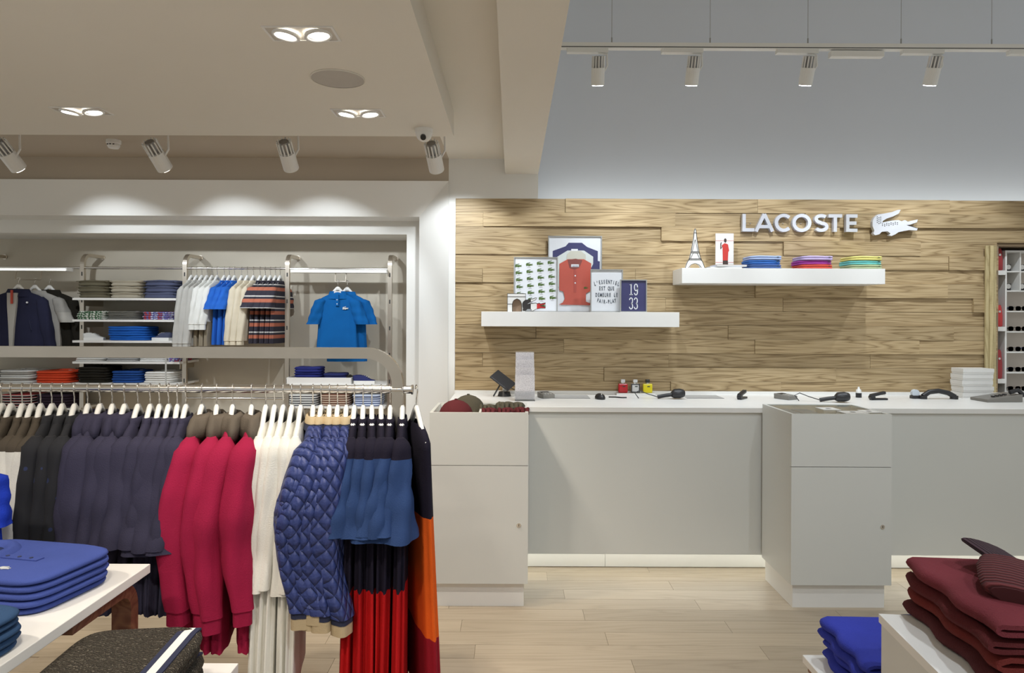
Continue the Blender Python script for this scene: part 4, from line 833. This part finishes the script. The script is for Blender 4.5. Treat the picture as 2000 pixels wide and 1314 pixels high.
sneaker('navy sneaker right of the white tray', 713, zQ, fab('navy_canvas', (.03, .035, .13)), 0, 1.05)
for px, what, m in ((594, 'five grey and white striped tees', striped('grey_white_knit', [(0, (.6, .6, .57)), (.5, (.12, .13, .16))], .018)), (655, 'five brown red tees', striped('brown_knit', [(0, (.25, .12, .08)), (.6, (.45, .36, .28))], .017)), (717, 'five light blue striped tees', striped('light_blue_knit', [(0, (.5, .56, .68)), (.6, (.12, .17, .36))], .018))):
    st_(px, zQ2, what, 'on the lowest right bay shelf', [m]*5, .215, .016)
# kids clothes on the wall rail
HK2 = .065; zk = zr1 - HK2
ORST = striped('orange_navy_stripes', [(0, (.025, .022, .035)), (.42, (.42, .13, .075)), (.72, (.025, .022, .035)), (.9, (.6, .58, .55))], .088)
LG = fab('light_grey_marl', (.47, .46, .43)); CRM = fab('cream_fleece', (.62, .55, .42)); VIO = fab('blue_violet_jersey', (.02, .12, .50))
KG = [('pale grey kids sweatshirt', 'sweatshirt', 'kids_sweatshirt', [374, 384, 394], dict(body=[(1, LG, 'body')], sleeve=[(1, LG, 'sleeve')], L=.5, sl=.42, cuff=(1, [(.03, LG)]))),
      ('white kids shirt with rolled sleeves', 'shirt', 'kids_shirt', [404, 414, 424], dict(body=[(.62, OFFW, 'body'), (1, fab('khaki_check', (.26, .22, .16)), 'shorts')], sleeve=[(1, OFFW, 'sleeve')], L=.5, sl=.28, cuff=(1, [(.04, OFFW)]))),
      ('bright blue kids polo', 'polo shirt', 'kids_polo', [438, 448, 458], dict(body=[(1, VIO, 'body')], sleeve=[(1, VIO, 'sleeve')], L=.49, sl=.17, rs=(.035, .045, .05))),
      ('cream kids sweatshirt', 'sweatshirt', 'kids_sweatshirt', [472, 483, 495], dict(body=[(1, CRM, 'body')], sleeve=[(1, CRM, 'sleeve')], L=.46, sl=.4, cuff=(1, [(.03, CRM)]))),
      ('orange and navy striped kids tee', 'shirt', 'kids_tee', [508, 518, 528, 538, 547], dict(body=[(1, ORST, 'body')], sleeve=[(1, ORST, 'sleeve')], L=.48, sl=.16, rs=(.035, .045, .05)))]
for what, cat, nm, xs, kw in KG:
    for i, px in enumerate(xs):
        X = at(px, 540, YP).x; where = ', %s from left on wall rail' % ORD[i]; seed += 1
        hanger('hanger of %s%s' % (what, where), 'white hangers on the wall rail', (X, YP + .003, zk), -.1, W=.14, hk=HK2, rr=.01)
        k2 = dict(W=.15, t=.018, rs=(.032, .036, .03), collar='band', spread=.05, sway=-.015); k2.update(kw)
        garment(nm, what + where, cat, what + 's on the wall rail', (X, YP + .003, zk), -.1, seed=seed, **k2)
# front-facing garments on the U hooks
def facing(name, label, cat, loc, kw, hk=.055):
    y0 = loc[1]
    hanger('pale hanger holding the ' + label, None, loc, PI/2 + .12, W=.13, hk=hk, rr=.006)
    return garment(name, label, cat, None, loc, PI/2 + .12, **kw)
zf = hz1 - .055 + .002
JN = fab('navy_fleece', (.022, .024, .055))
kw = dict(W=.185, L=.43, t=.03, sl=.40, rs=(.045, .045, .036), spread=.07, collar='polo', seed=5, sway=0, hem=JN, cuff=(1, [(.025, JN)]), depth=.9)
T = facing('zip_jacket', 'open navy zip jacket hanging foremost at the left bay', 'jacket', (hx1 - .03, YP - .10, zf), dict(kw, body=[(1, JN, 'body')], sleeve=[(1, JN, 'sleeve')]))
# local +x of a rotated garment points towards the wall, local -x to the room
MB().loft([[(-.047 - .012*q, y_, z) for y_, z in ((.02 - wq, zz), (.02 + wq, zz))] + [(-.03, .02 + wq, zz), (-.03, .02 - wq, zz)] for q, wq, zz in ((0, .034, -.05), (.4, .030, -.15), (.8, .018, -.3), (.9, .012, -.44))]).build('grey_lining', LG, T)
B(-.064, -.056, .006, .02, -.13, -.03).build('red_zip_tape', mat('red_zip', (.5, .06, .03), .6), T); MB().cyl((-.052, -.085, -.12), (-.045, -.085, -.12), .007, 10).build('badge', PAPER, T); MB().tube([(-.05, -.10, -.25), (-.05, -.115, -.32)], .003, 6).build('pocket_zip', NRIB, T)
kw2 = dict(kw, sl=.19, rs=(.042, .05, .055), seed=6, cuff=None, hem=None, collar='band')
facing('printed_tee', 'grey printed tee hanging behind the navy zip jacket', 'shirt', (hx1 + .045, YP - .035, zf), dict(kw2, body=[(1, GRY, 'body')], sleeve=[(.6, GRY, 'sleeve'), (1, LG, 'sleeve_print')]))
facing('long_sleeved_top', 'black long sleeved top hanging rearmost at the left bay', 'shirt', (hx1 + .11, YP + .03, zf), dict(kw, seed=7, body=[(1, BKT, 'body')], sleeve=[(1, BKT, 'sleeve')], cuff=None, hem=None))
CB = fab('azure_pique', (.004, .11, .36)); zf2 = hz2 - .055 + .002
for i, (dx, dy, lb) in enumerate(((-.012, -.075, 'azure blue polo hanging in front at the right bay'), (.04, .0, 'azure blue polo hanging behind the front one at the right bay'))):
    T = facing('polo_shirt', lb, 'polo shirt', (hx2 + dx, YP + dy, zf2), dict(W=.145, L=.46 + .07*i, t=.026, sl=.19, rs=(.045, .05, .055), spread=.06, collar='polo', seed=20 + i, sway=0, depth=.95, body=[(1, CB, 'body')], sleeve=[(1, CB, 'sleeve')]))
    if i == 0:
        B(-.040, -.024, -.011, .011, -.13, -.045).build('placket', CB, T)
        for k in range(2): MB().cyl((-.044, 0, -.085 - k*.03), (-.039, 0, -.085 - k*.03), .004, 10).build('button', PAPER, T)
        o = MB().prism(croc(0, 0, .042), -.002, .002).build('badge', mat('pale_badge', (.6, .62, .62), .5), T); o.matrix_local = Matrix.Translation((-.034, -.06, -.145)) @ Matrix.Rotation(-PI/2, 4, 'Z')
        B(-.02, -.012, -.025, .025, -.035, -.02).build('neck_label', PAPER, T)
# ------------------------------------------------------------------ foreground tables
def slab_table(name, label, x0, x1, y0, y1, z, th, legs=True, skirt=None):
    t = thing(name, label, 'table', ((x0 + x1)/2, (y0 + y1)/2, 0)); a, b = (x1 - x0)/2, (y1 - y0)/2
    B(-a, a, -b, b, z - th, z).build('table_top', WHITE, t, False, .002)
    if legs:
        wd = oak('red_brown_birch', (.14, .05, .03), (.19, .075, .045), (.24, .11, .06), 8, 8, .4)
        for sx in (-1, 1):
            for sy in (-1, 1):
                r = .07; X = sx*(a - .06); Y = sy*(b - .035)
                MB().tube([(X, Y, .0), (X, Y, z*.5), (X, Y, z - th - .022 - r)] + [(X, Y - sy*(r - r*math.cos(u)), z - th - .022 - r + r*math.sin(u)) for u in [PI/2*k/8 for k in range(1, 9)]] + [(X, Y - sy*.3, z - th - .022)], 0, flat=(.03, .02)).build('leg', wd, t)
    return t
TZ = .72
slab_table('display_table', 'white display table with bent wooden legs carrying the blue polo stacks', -2.1, -1.135, .75, 2.15, TZ, .028)
BP = fab('cornflower_pique', (.050, .078, .29), bscale=420); TP = fab('steel_blue_pique', (.030, .070, .155), bscale=420)
stack('five cornflower blue polos', 'on the left display table', 'polo shirt', (-1.40, 1.93, TZ), -.22, .42, .29, .0185, [BP]*5, 'plain', 'folded_polo', 1, 'polo_side', seed=3)
stack('five steel blue polos', 'nearest on the left table', 'polo shirt', (-1.36, 1.52, TZ), -.12, .40, .30, .0165, [TP]*5, 'plain', 'folded_polo', 1, 'polo_side', seed=4)
t = thing('display_easel', 'steel stand at the left edge holding a royal blue shirt', 'stand', (-1.72, 2.1, TZ))
B(-.08, .08, -.06, .06, 0, .01).build('foot', STEEL, t); MB().cyl((0, 0, .01), (0, 0, .36), .006, 10).build('pole', STEEL, t)
garment('royal_blue_shirt', 'royal blue shirt on a stand at the left edge', 'shirt', None, (-1.72, 2.1, TZ + .37), PI/2, W=.15, L=.32, t=.03, sl=.16, rs=(.04, .045, .045), body=[(1, fab('ultramarine_jersey', (.012, .04, .42)), 'body')], sleeve=[(1, MATS['ultramarine_jersey'], 'sleeve')], collar='polo', spread=.01, seed=55, sway=0)
LZ = .5
slab_table('low_table', 'low white table carrying the taupe knit sweaters', -1.10, -.785, 1.1, 1.97, LZ, .028)
KN = fab('taupe_cable_knit', (.125, .108, .085), bump=0)
nt, b = nodes_of(KN); tc = nt.nodes.new('ShaderNodeTexCoord'); wv = nt.nodes.new('ShaderNodeTexWave'); wv.inputs['Scale'].default_value = 38; wv.inputs['Distortion'].default_value = 9; wv.inputs['Detail Scale'].default_value = 2.5; wv.bands_direction = 'Y'
nt.links.new(tc.outputs['Object'], wv.inputs['Vector']); bp = nt.nodes.new('ShaderNodeBump'); bp.inputs['Distance'].default_value = .02; bp.inputs['Strength'].default_value = 1; nt.links.new(wv.outputs['Fac'], bp.inputs['Height']); nt.links.new(bp.outputs['Normal'], b.inputs['Normal'])
kr = nt.nodes.new('ShaderNodeValToRGB'); kr.color_ramp.elements[0].color = (.075, .064, .050, 1); kr.color_ramp.elements[1].color = (.165, .145, .115, 1)
nt.links.new(wv.outputs['Fac'], kr.inputs['Fac']); nt.links.new(kr.outputs['Color'], b.inputs['Base Color'])
for k in range(5):
    o = folded(POS[5][k] + ' of the five taupe cable knit sweaters on the low table', 'sweater', (-.965 + random.uniform(-.006, .006), 1.66, LZ + k*.0315), .06 + random.uniform(-.03, .03), .32, .40, .030, KN, 'taupe knit sweaters', 'plain', 'folded_sweater', 1, 40 + k)
    for a, b_, m in ((.085, .100, NRIB), (.100, .122, OFFW), (.122, .137, NRIB)): 
        MB().loft([[(a, y_, zz), (b_, y_, zz), (b_, y_, zz - .006), (a, y_, zz - .006)] for y_, zz in [(-.185 + .037*i, .0325 - (.004 if i in (0, 10) else 0)) for i in range(11)]]).build('stripe', m, o)
# right side: white plinth table with maroon sweaters, lower table with blue
BZ = .86
t = thing('display_plinth', 'white boxy display plinth carrying the maroon sweaters', 'plinth', (.80, 1.484, 0), -.1)
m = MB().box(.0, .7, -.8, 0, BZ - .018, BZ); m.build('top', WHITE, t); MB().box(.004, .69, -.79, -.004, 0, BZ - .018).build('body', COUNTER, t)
def c_fold(label, cat, loc, rz, wd, dp, th, m, group, seed=0, name='folded_sweater'):
    """one sweater folded once: the rolled edge lies on local -x"""
    T = thing(name, label, cat, loc, rz, group); rd = random.Random(seed); R = []
    r = th/2; n = 14; q = th*.26
    for i in range(n + 1):
        v = i/n; y_ = -dp/2 + dp*v; e = math.sin(min(1, min(v, 1 - v)*8)*PI/2); k = .55 + .45*e
        wob = .006*math.sin(5*v*3 + seed) ; lift = .003*math.sin(7*v + seed*2)
        path = [(wd*.5, q)] + [(-wd*.5 + r + .1*wd*j, q + (.002*math.sin(3*j + seed) if j else 0)) for j in (8, 5, 3, 1, 0)] + [(-wd*.5 + r - r*math.sin(u) + wob, r - (r - q)*math.cos(u)) for u in [PI*j/6 for j in range(1, 6)]] + [(-wd*.5 + r + .1*wd*j, th - q + lift) for j in (0, 1, 3, 5, 8)] + [(wd*.5, th - q)]
        L, Rr = [], []
        for j, (x, z) in enumerate(path):
            a = path[max(j-1, 0)]; b_ = path[min(j+1, len(path)-1)]; dx, dz = b_[0]-a[0], b_[1]-a[1]; l = math.hypot(dx, dz) or 1
            hq = q*.92*k; L.append((x - dz/l*hq, y_, max(0.0, z + dx/l*hq))); Rr.append((x + dz/l*hq, y_, max(0, z - dx/l*hq)))
        R.append(L + list(reversed(Rr)))
    MB().loft(R).build('folded_body', m, T, True)
    return T
def knit(name, col): return fab(name, col, bump=.6, bscale=420, var=.14)
MR = [knit('dark_maroon_knit', (.085, .018, .020)), knit('brick_knit', (.15, .022, .018)), knit('deep_maroon_knit', (.10, .016, .018)), knit('maroon_knit', (.155, .026, .034))]
for k in range(4):
    T = c_fold(POS[4][k] + ' of the four folded maroon sweaters', 'sweater', (1.03 + .006*math.sin(k*2), 1.315, BZ + k*.031), -.1 + .03*math.sin(k*3), .36, .33, .031, MR[k], 'maroon sweaters', 3 + k)
RIBM = striped('maroon_rib', [(0, (.13, .020, .022)), (.55, (.07, .012, .014))], .011, 'Y', bump=True); RIBD = striped('black_plum_rib', [(0, (.055, .02, .03)), (.55, (.025, .01, .016))], .010, 'X', bump=True)
def roll(name, pts, rx, rz_, m, parent, loc, rot):
    n = 16; R = []
    for i, (x, s) in enumerate(pts): R.append([(rx*s*math.cos(2*PI*j/n), x, rz_*s*math.sin(2*PI*j/n)) for j in range(n)])
    o = MB().loft(R).build(name, m, parent, True); o.location = loc; o.rotation_euler = rot; return o
roll('roll_neck', [(-.07, .8), (-.06, 1), (-.02, 1.05), (.03, 1.05), (.07, .95), (.08, .7)], .075, .022, RIBM, T, (-.055, -.035, .046), (.12, .2, -.45))
roll('collar_back', [(-.06, .7), (-.05, 1), (.0, 1.02), (.05, 1), (.06, .7)], .07, .011, RIBD, T, (-.02, .085, .052), (0.25, .35, .35))
T2 = folded('black knit sweater behind the maroon stack', 'sweater', (1.28, 1.36, BZ), -.1, .12, .26, .125, fab('black_knit', (.015, .015, .02)), None, 'plain', 'folded_sweater', 4, 77)
LZ2 = .62
slab_table('low_display_table', 'low white table carrying the royal blue sweaters', .765, 1.4, 1.49, 1.79, LZ2, .02, True)
UB = knit('royal_blue_knit', (.035, .048, .36))
for k in range(4):
    T = c_fold(POS[4][k] + ' of the four folded royal blue sweaters', 'sweater', (.985 + .008*math.sin(k*2), 1.64, LZ2 + k*.0275), -.05 + .04*math.sin(k*3), .36, .25, .0275, UB, 'royal blue sweaters', 13 + k)
roll('collar', [(-.05, .7), (-.04, 1), (.0, 1.02), (.05, 1), (.06, .7)], .06, .010, fab('navy_knit', (.02, .022, .06)), T, (.04, .05, .036), (0, .05, .2))
